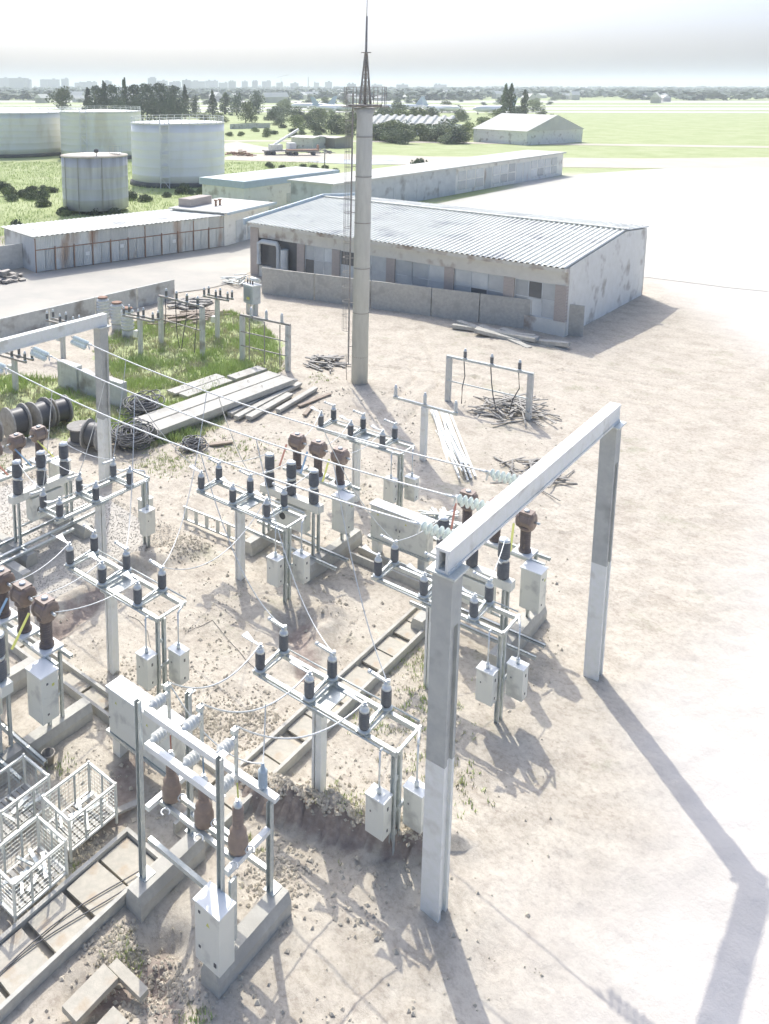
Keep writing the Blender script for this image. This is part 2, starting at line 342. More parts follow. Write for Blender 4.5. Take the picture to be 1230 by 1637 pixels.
for k, (y0, y1, x0, x1) in enumerate(((640, 700, -900, 900), (760, 790, -900, 900), (900, 1000, -900, 1200), (560, 590, -60, 700))):
    sheet('runway', [cw(x0, y0), cw(x1, y0 - 40), cw(x1, y1 - 40), cw(x0, y1)], 'runway', .05)
sheet('gravel_bed', [(-25.0, 13.2), (-21.8, 13.4), (-21.6, 18.6), (-23.0, 20.4), (-29.5, 21.2), (-31, 17), (-29, 13)], 'gravel', .035)

# ------------------------------------------------------------ disconnector units
def insulator(parent, x, y, z, h, r, mode, m='dark_porcelain', n=9):
    ins = MB().lathe((x, y, z), [(r * .8, 0)] + sheds(r, r * .84, .03, h, n) + [(r * .7, h)], 14).build('insulator', m, parent)
    MB().lathe((x, y, z + h), [(r * .9, 0), (r * .9, .06), (r * .6, .08), (r * .55, .13), (r * .5, .17)], 10).build('cap', 'cap_metal', ins)
    if z > .3: MB().lathe((x, y, z - .06), [(r * 1.25, 0), (r * 1.25, .035), (r * .8, .06)], 12).build('base_flange', 'zinc', ins)
    zt = z + h + .17
    b = MB()
    if mode == 'fan':
        b.bar((x + .08, y, zt), (x - .22, y, zt + .02), .05, .03)
        b.add([(x - .2, y - .03, zt), (x - .2, y + .03, zt), (x - .52, y + .11, zt + .09), (x - .52, y - .11, zt + .09), (x - .2, y - .03, zt + .02), (x - .2, y + .03, zt + .02), (x - .52, y + .11, zt + .115), (x - .52, y - .11, zt + .115)], [(0, 1, 2, 3), (7, 6, 5, 4), (0, 4, 5, 1), (1, 5, 6, 2), (2, 6, 7, 3), (3, 7, 4, 0)])
        b.cyl((x + .02, y, zt - .05), (x + .02, y, zt + .08), .035)
    elif mode == 'rod':
        b.bar((x + .08, y, zt + .01), (x - .42, y, zt + .05), .075, .06)
        b.cyl((x - .42, y, zt + .05), (x - .50, y, zt + .055), .055); b.cyl((x + .05, y, zt - .02), (x + .05, y, zt + .10), .04)
    if b.v: b.build('contact_arm', 'cap_metal', ins)
    return ins
def make_disconnector():
    t = thing('disconnector', 'x', 'disconnector')
    p = MB(); w_ = .13
    p.span(-w_, -.065, -.02, .22, -.2, 2.56); p.span(-.065, -.03, .06, .2, -.2, 2.56); p.span(-.03, w_, -.02, .22, -.2, 2.56)
    p.build('post', 'white_paint', t)
    MB().span(-.24, .24, -.1, 1.0, 2.562, 2.61).build('head_plate', 'zinc', t)
    for y in (0, .92):
        MB().channel((-1.95, y, 2.70), (2.2, y, 2.70), .12, -.09).build('crossbar', 'zinc', t)
    MB().cyl((-1.7, -.14, 2.70), (2.05, -.14, 2.70), .022).cyl((-1.7, 1.08, 2.74), (2.1, 1.08, 2.74), .02).build('drive_rod', 'zinc', t)
    for x in (-1.76, -.24, 1.30):
        b = MB(); b.span(x - .11, x - .03, -.12, 1.04, 2.713, 2.77); b.span(x + .03, x + .11, -.12, 1.04, 2.713, 2.77)
        b.bar((x + .03, .08, 2.83), (x - .03, .84, 2.86), .05); b.span(x - .16, x + .16, -.12, -.06, 2.715, 2.745); b.build('phase_frame', 'zinc', t)
        insulator(t, x, 0, 2.83, .42, .125, 'fan'); insulator(t, x, .92, 2.83, .42, .125, 'rod')
    for y in (.02, .24):
        MB().channel((2.10, y, -.2), (2.10, y, 2.60), .12, .07).build('column_channel', 'zinc', t)
    for z in (.5, 1.1, 1.9): MB().span(2.075, 2.125, .09, .17, z, z + .10).build('column_clamp', 'zinc', t)
    MB().span(2.16, 2.22, -.06, .98, 2.70, 2.76).build('end_plate', 'zinc', t)
    for (x, y, rz) in ((1.88, -.24, 0), (2.42, .46, 0)):
        bx = MB().box((x, y, 1.18), (.46, .34, .92)).build('drive_cabinet', 'cabinet', t)
        MB().box((x, y, 1.655), (.50, .38, .03)).build('lid', 'cabinet_lid', bx)
        MB().box((x + .235, y, 1.42), (.012, .05, .08)).box((x + .235, y, .88), (.012, .04, .06)).box((x - .1, y - .175, 1.3), (.03, .012, .04)).build('latch', 'dark_porcelain', bx)
        MB().span(min(x, 2.1) if y < 0 else 2.16, max(x, 2.1) if y < 0 else 2.2, -.07 if y < 0 else .1, -.03 if y < 0 else .46, 1.2, 1.3).build('bracket', 'zinc', bx)
        r = MB().cyl((x, y, 1.67), (x, y, 2.72), .022).cyl((x, y, 1.67), (x, y, 1.84), .05); r.build('drive_shaft', 'cap_metal', t)
    MB().cyl((1.88, -.24, 2.73), (1.88, -.14, 2.73), .03).cyl((2.42, .46, 2.74), (2.2, .9, 2.76), .03).build('crank', 'cap_metal', t)
    return t
ds = make_disconnector()
G1 = 'three phase disconnectors on white posts'
DS = {}
for k, p, rz, lab in (
    ('C', (-10.42, 14.22), 0, 'open disconnector on a white post nearest the camera, left of the gantry column'),
    ('D', (-17.82, 14.05), 0, 'open disconnector on a white post just beyond the lower left brown transformers'),
    ('B', (-18.18, 20.05), 0, 'open disconnector on a white post in mid yard, beside the steel ladder frame'),
    ('E', (-10.42, 19.55), 0, 'open disconnector on a white post partly hidden behind the tall white gantry column'),
    ('A', (-22.15, 17.32), R(90), 'open disconnector turned crosswise before the left breaker, in front of the left gantry column'),
    ('F', (-18.28, 27.35), 0, 'open disconnector on a white post beyond the middle breaker, crossed by the tower shadow')):
    o = place(ds, (*p, 0), rz, lab, G1); DS[k] = o
def dsp(k, i, back):                                        # top of one insulator of a unit
    x = (-1.76, -.24, 1.30)[i]; y = .92 if back else 0.
    o = DS[k]; a = o.rotation_euler.z; return Vector((o.location.x + x * math.cos(a) - y * math.sin(a), o.location.y + x * math.sin(a) + y * math.cos(a), 3.47))

# ------------------------------------------------------------ breaker units and current transformers
def make_breaker():
    t = thing('circuit_breaker', 'x', 'circuit breaker')
    MB().span(-1.35, 1.35, -.16, .16, 2.12, 2.40).build('pole_beam', 'cabinet', t)
    for x in (-1.15, 1.15):
        for y in (-.1, .1):
            MB().channel((x, y + (.05 if y > 0 else -.05), .5), (x, y + (.05 if y > 0 else -.05), 2.115), .1, .07).build('leg', 'zinc', t)
    b = MB(); b.channel((-1.9, -.35, .56), (2.3, -.35, .56), .12, -.08); b.channel((-1.9, .35, .56), (2.3, .35, .56), .12, -.08)
    b.bar((-1.15, 0, 1.1), (1.15, 0, 1.1), .06); b.build('base_rail', 'zinc', t)
    d = MB().span(-.6, .75, -.19, .19, 1.18, 2.05).build('drive_housing', 'cabinet', t)
    MB().cyl((-.25, -.195, 1.55), (-.25, -.205, 1.55), .14, n=16).build('port', 'hole', d)
    for x in (-1.02, 0, 1.02):
        p = MB().lathe((x, 0, 2.4), [(.13, 0)] + sheds(.185, .15, .04, .53, 8) + [(.12, .56)], 16).lathe((x, 0, 3.06), [(.12, 0)] + sheds(.185, .15, .03, .50, 8) + [(.12, .53)], 16).build('breaker_pole', 'dark_porcelain', t)
        MB().lathe((x, 0, 2.96), [(.15, 0), (.15, .10)], 14).box((x, -.2, 3.01), (.12, .2, .03)).build('middle_flange', 'cap_metal', p)
        MB().lathe((x, 0, 3.59), [(.17, 0), (.17, .05), (.12, .08), (.05, .12)], 14).box((x, .0, 3.66), (.3, .09, .025)).build('top_cap', 'cap_metal', p)
    return t
def make_ct():
    t = thing('current_transformer_rack', 'x', 'current transformer')
    for y in (-.22, .22): MB().channel((-1.5, y, 2.48), (1.75, y, 2.48), .10, -.08).build('beam', 'zinc', t)
    for x in (-1.25, 1.3):
        for y in (-.2, .2): MB().channel((x, y, .5), (x, y, 2.385), .1, .07).build('leg', 'zinc', t)
        for z in (1.0, 1.6): MB().bar((x, -.2, z), (x, .2, z + .25), .04).build('brace', 'zinc', t)
    for x, c in ((-1.0, 'red'), (0, 'blue'), (1.0, 'yellow')):
        MB().box((x, 0, 2.515), (.62, .62, .06)).build('mounting_plate', 'cabinet_lid', t)
        p = MB().lathe((x, 0, 2.55), [(.20, 0), (.20, .06), (.15, .1)] + sheds(.165, .135, .12, .70, 9) + [(.17, .74), (.17, .8)], 16).build('bushing', 'brown_porcelain', t)
        hd = MB().lathe((x - .30, 0, 3.60), [(.20, .02), (.27, .05), (.29, .08), (.29, .13), (.255, .15), (.255, .45), (.29, .47), (.29, .52), (.27, .55), (.20, .58)], 10, (1, 0, 0), False).lathe((x, 0, 3.30), [(.2, 0), (.24, .06), (.2, .12)], 14)
        hd.box((x, 0, 3.80), (.42, .34, .18)); hd.build('head', 'brown_steel', p)
        MB().lathe((x, 0, 3.89), [(.09, 0), (.09, .04), (.05, .06)], 10).build('filler_cap', 'cap_metal', p)
        for q in (-1, 1): MB().cyl((x + q * .28, 0, 3.6), (x + q * .44, 0, 3.6), .04).build('terminal', 'cap_metal', p)
        MB().bar((x - .28, -.3, 3.5), (x - .05, -1.0, 2.95), .07, .02).build('phase_strip', c, t)
    cb = MB().box((1.55, -.55, 1.78), (.62, .50, 1.30)).build('control_cabinet', 'cabinet', t)
    MB().box((1.55, -.55, 2.445), (.68, .56, .035)).build('lid', 'cabinet_lid', cb)
    MB().box((1.865, -.62, 2.2), (.012, .05, .05)).box((1.865, -.62, 1.35), (.012, .05, .05)).build('latch', 'dark_porcelain', cb)
    MB().box((1.865, -.45, 2.1), (.008, .07, .07)).build('warning_sign', 'yellow', cb)
    MB().bar((1.55, -.3, 2.2), (1.3, -.15, 2.2), .06).bar((1.55, -.3, 1.3), (1.3, -.15, 1.3), .06).build('bracket', 'zinc', cb)
    return t
def footing_mb(L_):
    b = MB(); x0, x1 = .16, .24
    b.add([(-x1, 0, -.1), (x1, 0, -.1), (x1, L_, -.1), (-x1, L_, -.1), (-x1, 0, .28), (x1, 0, .28), (x1, L_, .28), (-x1, L_, .28), (-x0, .0, .495), (x0, .0, .495), (x0, L_, .495), (-x0, L_, .495)],
          [(3, 2, 1, 0), (0, 1, 5, 4), (1, 2, 6, 5), (2, 3, 7, 6), (3, 0, 4, 7), (4, 5, 9, 8), (5, 6, 10, 9), (6, 7, 11, 10), (7, 4, 8, 11), (8, 9, 10, 11)])
    return b
fproto = {}
def footing(x, y, L_, rz, label, group='pale concrete strip footings'):
    if L_ not in fproto: fproto[L_] = footing_mb(L_).build('concrete_footing', 'concrete'); tag(fproto[L_], label, 'footing', group)
    return place(fproto[L_], (x, y, 0), rz, label, group)
br = make_breaker(); ct = make_ct()
G2 = 'breakers with dark porcelain poles'; G3 = 'racks of brown current transformers'
for nm, p, rz, ctdy in (('in the middle of the yard', (-17.72, 22.42), 0, 1.62), ('at the left edge behind the crosswise disconnector', (-25.3, 17.05), R(90), 1.55), ('at the lower left corner above the mesh crates', (-18.25, 10.12), 0, 1.42), ('at the right behind the tall gantry column', (-10.60, 22.42), 0, 1.62)):
    ca, sa = math.cos(rz), math.sin(rz); g = lambda a, b: (p[0] + a * ca - b * sa, p[1] + a * sa + b * ca, 0)
    place(br, g(0, 0), rz, 'breaker with three dark poles ' + nm, G2)
    place(ct, g(0, ctdy), rz, 'three brown current transformers on a rack ' + nm, G3)
    footing(*g(-1.25, -1.0)[:2], 3.4, rz, 'left concrete strip footing under the breaker ' + nm)
    footing(*g(1.30, -1.0)[:2], 3.4, rz, 'right concrete strip footing under the breaker ' + nm)

# ------------------------------------------------------------ far single row post (three insulators)
def tpost(name, label, x, y, h, rz, arm, n, m_post='white_paint', steel='zinc', ins='white_porcelain', grp=None, two=False, box=False):
    t = thing(name, label, 'insulator post', (x, y, 0), rz, grp)
    MB().span(-.13, .13, -.11, .11, -.2, h).build('post', m_post, t)
    for dy in ((-.15, .35) if two else (0,)):
        MB().bar((-arm, dy, h + .06), (arm, dy, h + .06), .11, .11).build('crossbar', steel, t)
    for i in range(n):
        xx = -arm + .1 + i * (2 * arm - .2) / (n - 1)
        for dy in ((-.15, .35) if two else (0,)): insulator(t, xx, dy, h + .18, .34, .085, 'x', ins, 6)
    if two: MB().span(-.18, .18, -.2, .42, h, h + .004).build('head_plate', steel, t)
    if box: b = MB().box((-.25, -.05, 1.3), (.34, .3, .42)).build('drive_cabinet', 'cabinet', t)
    return t
tpost('insulator_post', 'white T shaped post with three pale insulators beside the tower shadow, behind the pipes', -18.1, 32.7, 2.55, 0, 1.65, 3)

# ------------------------------------------------------------ gantries
dm('gantry_concrete', (.45, .45, .43), (.38, .38, .37), rough=.9, scale=3, bump=.3, c3=(.26, .25, .24), s3=1)
def gantry(label, col, y_end, h, beamz, side, top_frac, cols=1):
    t = thing('line_gantry', label, 'gantry', (col[0], col[1], 0))
    def column(yy):
        c = MB(); a = .21
        for z0, z1, part, mm in ((-.3, top_frac, 'painted_base', 'white_paint'), (top_frac, h, 'column', 'gantry_concrete')):
            c = MB()
            c.span(-a, a, yy - a, yy - a + .10, z0, z1); c.span(-a, a, yy + a - .10, yy + a, z0, z1); c.span(-a + .07, a - .07, yy - a + .10, yy + a - .10, z0, z1)
            if part == 'column': c.span(-a - .004, a + .004, yy - a - .004, yy + a + .004, h - 1.1, h)
            c.build(part, mm, t)
        MB().box((0, yy, h + .02), (.62, .62, .04)).build('cap_plate', 'zinc', t)
    column(0); column(y_end)
    e = 1 if y_end > 0 else -1
    b = MB(); y0, y1 = sorted((-.25 * e, y_end + .25 * e))
    b.span(-.15, .15, y0, y1, beamz, beamz + .06); b.span(-.15, .15, y0, y1, beamz + .44, beamz + .50); b.span(-.13, -.07, y0, y1, beamz + .06, beamz + .44); b.span(.07, .13, y0, y1, beamz + .06, beamz + .44)
    b.build('beam', 'white_paint', t)
    return t
gantry('tall white and grey gantry column with a heavy white beam, at right in front', (-7.0, 13.77), 9.4, 7.75, 7.79, 1, 3.6)
gantry('white and grey gantry column with a white beam, at left behind the breakers', (-27.6, 21.85), -9.4, 6.95, 6.99, -1, 2.9)

def catenary(p, q, sag, n=18):
    p = Vector(p); q = Vector(q); return [p.lerp(q, i / n) - Vector((0, 0, sag * 4 * (i / n) * (1 - i / n))) for i in range(n + 1)]
def wire(p, q, sag, label, r=.014, m='wire', name='jumper_wire', group='grey wires between the apparatus', cat='wire', n=18, pts=None):
    o = MB().tube(pts or catenary(p, q, sag, n), r, 6).build(name, m); return tag(o, label, cat, group)
def string(p, q, label):                                # a glass disc string from p towards q
    p = Vector(p); q = Vector(q); d = (q - p).normalized(); n = 7; t = thing('insulator_string', label, 'insulator string', p, 0, 'glass disc strings on the gantries')
    for k in range(2):
        off = Vector((0, 0, -.14 * k)) + d.cross(Vector((0, 0, 1))).normalized() * (.12 * k)
        b = MB()
        for i in range(n):
            b.lathe(off + d * (.25 + i * .145), [(.03, 0), (.105, .008), (.11, .022), (.05, .05), (.028, .09)], 12, d)
        b.build('disc_chain', 'glass_disc', t)
    MB().cyl((0, 0, 0), d * .25, .03).cyl(d * .05, d * .24 - Vector((0, 0, .12)), .02).build('hanger', 'cap_metal', t)
    MB().cyl(d * 1.26, d * 1.5, .035).bar(d * 1.24 + Vector((0, 0, .03)), d * 1.3 - Vector((0, 0, .22)), .04).build('clamp', 'cap_metal', t)
    return p + d * 1.45
lines = []
for yl, yr, wl in ((20.2, 18.4, 'farthest'), (18.3, 16.7, 'middle'), (16.4, 15.1, 'nearest')):
    a = Vector((-27.42, yl, 6.93)); b = Vector((-7.18, yr, 7.73)); d = (b - a).normalized()
    a2 = string(a, a + d * 2 - Vector((0, 0, .12)), f'{wl} of three glass disc strings hanging from the left gantry beam')
    b2 = string(b, b - d * 2 - Vector((0, 0, .15)), f'{wl} of three glass disc strings hanging from the right gantry beam')
    pts = catenary(a2, b2, .35, 30); lines.append(pts)
    o = MB().tube(pts, .022, 6).build('overhead_line', 'wire'); tag(o, f'{wl} of three overhead lines spanning between the two gantries', 'wire', 'overhead lines')
def on(l, f): return lines[l][int(f * 30)]
JW = 'grey wires between the apparatus'
for (p, q, sag, lab) in (
    (on(2, .18), dsp('A', 0, True), .25, 'drop wire from the nearest overhead line to the crosswise disconnector, near end'),
    (on(1, .20), dsp('A', 1, True), .2, 'drop wire from the middle overhead line to the crosswise disconnector'),
    (on(0, .15), dsp('A', 2, True), .2, 'drop wire from the farthest overhead line to the crosswise disconnector, far end'),
    (on(1, .30), dsp('D', 1, True), .9, 'long curved drop wire from the middle line to the left disconnector'),
    (on(1, .33), dsp('B', 0, False), .3, 'drop wire from the middle line to the left end of the middle disconnector'),
    (on(0, .43), dsp('D', 2, True), 1.1, 'longest curved drop wire sweeping down to the right end of the left disconnector'),
    (on(0, .45), dsp('B', 1, True), .25, 'short drop wire from the farthest line to the middle disconnector'),
    (on(1, .66), dsp('C', 1, True), 1.0, 'curved drop wire to the centre of the nearest disconnector'),
    (on(2, .60), dsp('C', 0, True), .9, 'curved drop wire past the drive cabinet to the nearest disconnector left end'),
    (on(0, .70), dsp('E', 0, True), .4, 'drop wire over the twin cabinet to the disconnector behind the gantry column'),
    (on(1, .80), dsp('C', 2, True), .6, 'wire running down beside the gantry column to the nearest disconnector right end')):
    wire(p, q, sag, lab)
ub = 'middle breaker'
for i in range(3):
    w3 = ('left', 'centre', 'right')[i]
    wire((-18.74 + 1.02 * i, 22.42, 3.70), dsp('B', i, True), .12, f'{w3} jumper between the middle breaker and the disconnector before it')
    wire((-18.72 + 1.0 * i, 24.04, 3.7), dsp('F', i, False), .3, f'{w3} jumper between the middle brown transformers and the disconnector beyond')
    wire((-25.3, 16.03 + 1.02 * i, 3.70), dsp('A', i, True), .15, f'{("near", "centre", "far")[i]} jumper between the left breaker and the crosswise disconnector')
    wire((-18.9 + 1.0 * i, 11.6, 3.62), dsp('D', i, False), .18, f'{w3} jumper from the lower left brown transformers to the disconnector')
    wire((-11.6 + 1.02 * i, 22.42, 3.70), dsp('E', i, True), .15, f'{w3} jumper between the right breaker and the disconnector behind the column')
    wire(dsp('D', i, True), dsp('B', i, False) , .9, f'{w3} slack wire hanging between the left and middle disconnectors') if i == 2 else None

# ------------------------------------------------------------ voltage transformer portal, front
PX, PY = -11.83, 10.03
t = thing('transformer_portal', 'tall galvanised portal with three brown voltage transformers and ribbed pale insulators, in front', 'steel portal', (PX, PY, 0))
for (x, y, h) in ((0, 0, 4.70), (2.28, 0, 4.70), (0, 1.42, 4.0), (2.25, 1.50, 2.62)):
    l = MB().channel((x, y, .50), (x, y, h), .12, .10, .015).build('leg', 'zinc', t); MB().box((x, y + .05, .505), (.26, .3, .02)).build('foot_plate', 'zinc', l); MB().box((x, y + .05, h + .008), (.15, .15, .015)).build('end_plate', 'zinc', l)
for z in (4.42, 3.62): MB().bar((.06, .07, z), (2.22, .07, z), .05, .13).bar((.06, .14, z + .06), (2.22, .14, z + .06), .10, .015).build('crossbeam', 'cabinet_lid', t)
MB().bar((.0, 1.5, 2.68), (2.36, 1.56, 2.68), .16, .10).build('crossbeam', 'cabinet_lid', t)
MB().bar((.06, .12, 1.35), (2.22, .12, 1.35), .10, .10).build('crossbeam', 'zinc', t)
MB().bar((.06, 1.36, 1.0), (2.2, 1.44, 1.0), .10, .10).build('crossbeam', 'zinc', t)
for x in (0, 2.27):
    for z in (2.05, ): MB().bar((x, .12, z), (x, 1.38, z), .12, .11).build('side_beam', 'cabinet_lid', t)
for y in (.46, .80): MB().bar((.06, y, 2.02), (2.2, y, 2.02), .09, .09).build('transformer_beam', 'zinc', t)
for x, zz in ((.22, 0), (1.18, 0), (2.12, 0)):
    v = MB().lathe((x, .63, 2.07), [(.17, 0), (.205, .04), (.205, .26), (.16, .34), (.175, .38), (.175, .44), (.11, .54)] + sheds(.115, .09, .58, .98, 7) + [(.09, 1.0)], 16).build('voltage_transformer', 'brown_steel', t)
    MB().lathe((x, .63, 3.07), [(.09, 0), (.09, .04), (.045, .06), (.045, .14)], 10).build('cap', 'cap_metal', v)
    for s in (-1, 1):
        ring = [(x + .26 + s * .02 + .09 * math.cos(a), .45 + s * .22 + .09 * math.sin(a), 2.20 + .02 * s) for a in [k * .5 for k in range(11)]]
        MB().tube(ring, .018, 6).build('cable_loop', 'cap_metal', v)
    for z in (4.46, 3.66):
        b = MB().lathe((x - .1, .17, z), [(.05, 0), (.07, .05)] + sheds(.125, .085, .08, .38, 4) + [(.07, .42)], 14, (0, 1, 0)).build('ribbed_insulator', 'white_porcelain', t)
        MB().box((x - .1, .64, z), (.07, .1, .12)).build('clamp', 'cap_metal', b)
    MB().bar((x - .1, .70, 3.50), (x - .1, .70, 4.72), .06, .05).box((x - .1, .66, 4.66), (.1, .14, .1)).build('fuse_bar', 'zinc', t)
    MB().bar((x - .08, .70, 3.5), (x, .64, 3.22), .03).build('phase_strip', ('red', 'blue', 'yellow')[(.22, 1.18, 2.12).index(x)], t)
MB().lathe((1.98, 1.55, 2.74), [(.06, 0)] + sheds(.10, .075, .03, .42, 8) + [(.05, .45), (.03, .58)], 12).build('surge_arrester', 'blue_trim', t)
cb = MB().span(2.03, 2.66, -.50, -.08, .52, 1.80).build('control_cabinet', 'cabinet', t)
MB().span(2.0, 2.69, -.53, -.05, 1.802, 1.83).build('lid', 'cabinet_lid', cb); MB().box((2.15, -.505, 1.62), (.05, .012, .05)).box((2.15, -.505, .85), (.05, .012, .05)).box((2.55, -.505, .72), (.06, .012, .08)).build('latch', 'rubber', cb)
MB().add([(2.32, -.503, 1.44), (2.42, -.503, 1.44), (2.37, -.503, 1.53)], [(0, 1, 2)]).build('warning_sign', 'yellow', cb)
MB().bar((2.34, -.08, 1.6), (2.34, .05, 1.6), .3, .06).bar((2.34, -.08, .8), (2.34, .05, .8), .3, .06).bar((2.42, .14, .6), (2.42, .14, 2.0), .06, .18).build('bracket', 'zinc', cb)
footing(-11.72, 9.62, 1.9, 0, 'left concrete footing under the tall front portal'); footing(-9.45, 9.55, 2.2, 0, 'right concrete footing under the tall front portal, behind the cabinet')
def pt(i): return (PX + (.12, 1.08, 2.02)[i], PY + .70, 4.74)
for i in range(3): wire(dsp('C', i, False), pt(i), .55, f'{("left", "centre", "right")[i]} jumper curving from the nearest disconnector to the front portal', .018)
wire((PX + .12, PY + .7, 4.74), (PX + 1.98, PY + 1.55, 3.3), .5, 'thin lead from the left portal insulator to the arrester')
wire((-10.3, 12.2, 4.05), (PX + 1.98, PY + 1.55, 3.3), .2, 'thin lead rising from the grey arrester')

# twin switch cabinets on stub legs
def twin(label, x, y):
    t = thing('switch_cabinet', label, 'cabinet', (x, y, 0), 0, 'double door switch cabinets')
    MB().span(0, 2.35, 0, .42, .66, 1.92).build('body', 'cabinet', t)
    MB().span(-.04, 2.39, -.06, .46, 1.922, 1.965).build('roof', 'cabinet_lid', t)
    for a, b in ((.03, 1.16), (1.19, 2.32)):
        d = MB().span(a, b, -.022, -.003, .70, 1.88).build('door', 'cabinet', t)
        MB().box((b - .06 if a < 1 else a + .06, -.03, 1.3), (.03, .015, .08)).box((a + .03, -.03, 1.1), (.025, .012, .03)).build('lock', 'rubber', d)
        MB().add([(a + .25, -.026, 1.6), (a + .34, -.026, 1.6), (a + .295, -.026, 1.68)], [(0, 1, 2)]).build('warning_sign', 'yellow', d)
    MB().bar((-.1, .21, .61), (2.45, .21, .61), .5, .09).build('base_frame', 'zinc', t)
    for x_ in (.18, 2.1): MB().span(x_ - .14, x_ + .14, .06, .36, -.2, .56).build('leg', 'white_paint', t)
    return t
twin('wide grey double door switch cabinet beside the tall front portal', -15.45, 12.08)
twin('wide grey double door switch cabinet far back behind the right disconnector', -15.60, 24.45)

# ------------------------------------------------------------ cable trenches with cover slabs
def trench(label, x0, x1, y0, y1, along):
    t = thing('cable_trench', label, 'cable trench', (x0, y0, 0), 0, 'concrete cable trenches'); w_ = x1 - x0; l_ = y1 - y0
    th = .09
    if along == 'y':
        for a in (0, w_ - th): MB().span(a, a + th, 0, l_, -.1, .26).build('curb', 'concrete', t)
        MB().span(th, w_ - th, 0, l_, -.1, .02).build('floor', 'clod', t)
    else:
        for a in (0, l_ - th): MB().span(0, w_, a, a + th, -.1, .26).build('curb', 'concrete', t)
        MB().span(0, w_, th, l_ - th, -.1, .02).build('floor', 'clod', t)
    return t
ta = trench('wide cable trench with cover slabs running from the lower left corner', -13.22, -12.0, 2.5, 10.75, 'y')
MB().span(.09, 1.13, 8.16, 8.25, -.1, .26).build('end_curb', 'concrete', ta)
trench('narrow cable trench passing behind the portal towards the gantry column', -12.5, -11.6, 11.5, 22.6, 'y')
trench('cable trench running crosswise behind the double door cabinet', -24.0, -12.6, 12.68, 13.32, 'x')
trench('cable trench in front of the far double door cabinet', -15.9, -12.6, 23.6, 24.2, 'x')
sp = {}
def slab(w_, l_, th, x, y, z, rz, label, group):
    k = (w_, l_, th)
    if k not in sp: sp[k] = MB().box((0, 0, 0), (w_, l_, th)).build('cover_slab', 'slab'); tag(sp[k], label, 'concrete slab', group)
    return place(sp[k], (x, y, z), rz, label, group)
GS = 'pale slabs lying in the wide front trench'
slab(1.0, .75, .07, -12.6, 10.25, .12, 0, 'cover slab at the far end of the wide trench, behind the portal leg', GS)
slab(1.0, .84, .07, -12.6, 9.38, .15, .03, 'large cover slab in the wide trench beside the portal leg', GS)
slab(.485, .84, .07, -12.86, 8.42, .15, 0, 'left half slab in the middle of the wide front trench', GS)
slab(.485, .84, .07, -12.355, 8.42, .15, 0, 'right half slab in the middle of the wide front trench', GS)
slab(1.0, .84, .07, -12.6, 7.40, .15, -.03, 'stained cover slab in the wide trench near the left edge', GS)
slab(1.0, .84, .07, -12.6, 6.45, .15, 0, 'cover slab of the wide trench nearest the lower left corner', GS)
GN = 'cover slabs of the narrow trench'; y = 12.0; i = 0
while y < 22.3:
    slab(.68, .72, .06, -12.05, y + .36, .10 + .02 * (i % 2), random.uniform(-.02, .02), 'cover slab lying in the narrow trench behind the nearest disconnector', GN)
    y += .76 if i % 2 == 0 else 1.02; i += 1
x = -23.6; i = 0
while x < -13.2:
    if i not in (4, 7): slab(.46, .9, .06, x + .45, 13.0, .10, R(90), 'cover slab lying in the crosswise trench behind the double door cabinet', 'cover slabs of the crosswise trench')
    x += 1.0; i += 1
G4 = 'loose slabs at the bottom edge'
slab(.42, 1.0, .14, -11.05, 7.98, .11, .02, 'loose pale slab strip lying on the soil at the bottom edge, left piece', G4)
slab(.42, 1.6, .14, -10.3, 7.3, .11, .02, 'loose pale slab strip at the bottom edge, right piece', G4)
slab(.9, .22, .12, -10.72, 8.62, .10, .02, 'short slab closing the two loose strips at the bottom edge', G4)
for k, off in enumerate((0, .12)):
    pts = [(-12.9 + off + .12 * math.sin(y * 1.3 + k) + (y - 5) * .12, y, .22) for y in [4 + i * .35 for i in range(19)]]
    wire(None, None, 0, ('left', 'right')[k] + ' of two black cables lying along the slabs of the wide trench', .014, 'rubber', 'power_cable', 'cables in the front trench', 'cable', pts=pts)

def gcable(pts, lab):
    P_ = [at(*p) for p in pts]; out = []
    for a_, b_ in zip(P_, P_[1:]):
        for k in range(6): q = a_.lerp(b_, k / 6); out.append((q.x + .05 * noise.noise(q * 1.5), q.y + .05 * noise.noise(q * 1.5 + Vector((5, 5, 5))), height(q.x, q.y) + .02))
    wire(None, None, 0, lab, .008, 'rubber', 'ground_cable', 'thin cables lying on the soil', 'cable', pts=out)
gcable(((205, 985), (222, 990), (236, 1008), (242, 1040)), 'thin cable curving on the soil beside the left disconnector post')
gcable(((300, 1010), (340, 990), (380, 1040), (420, 1080)), 'thin cable on the soil near the middle disconnector post')
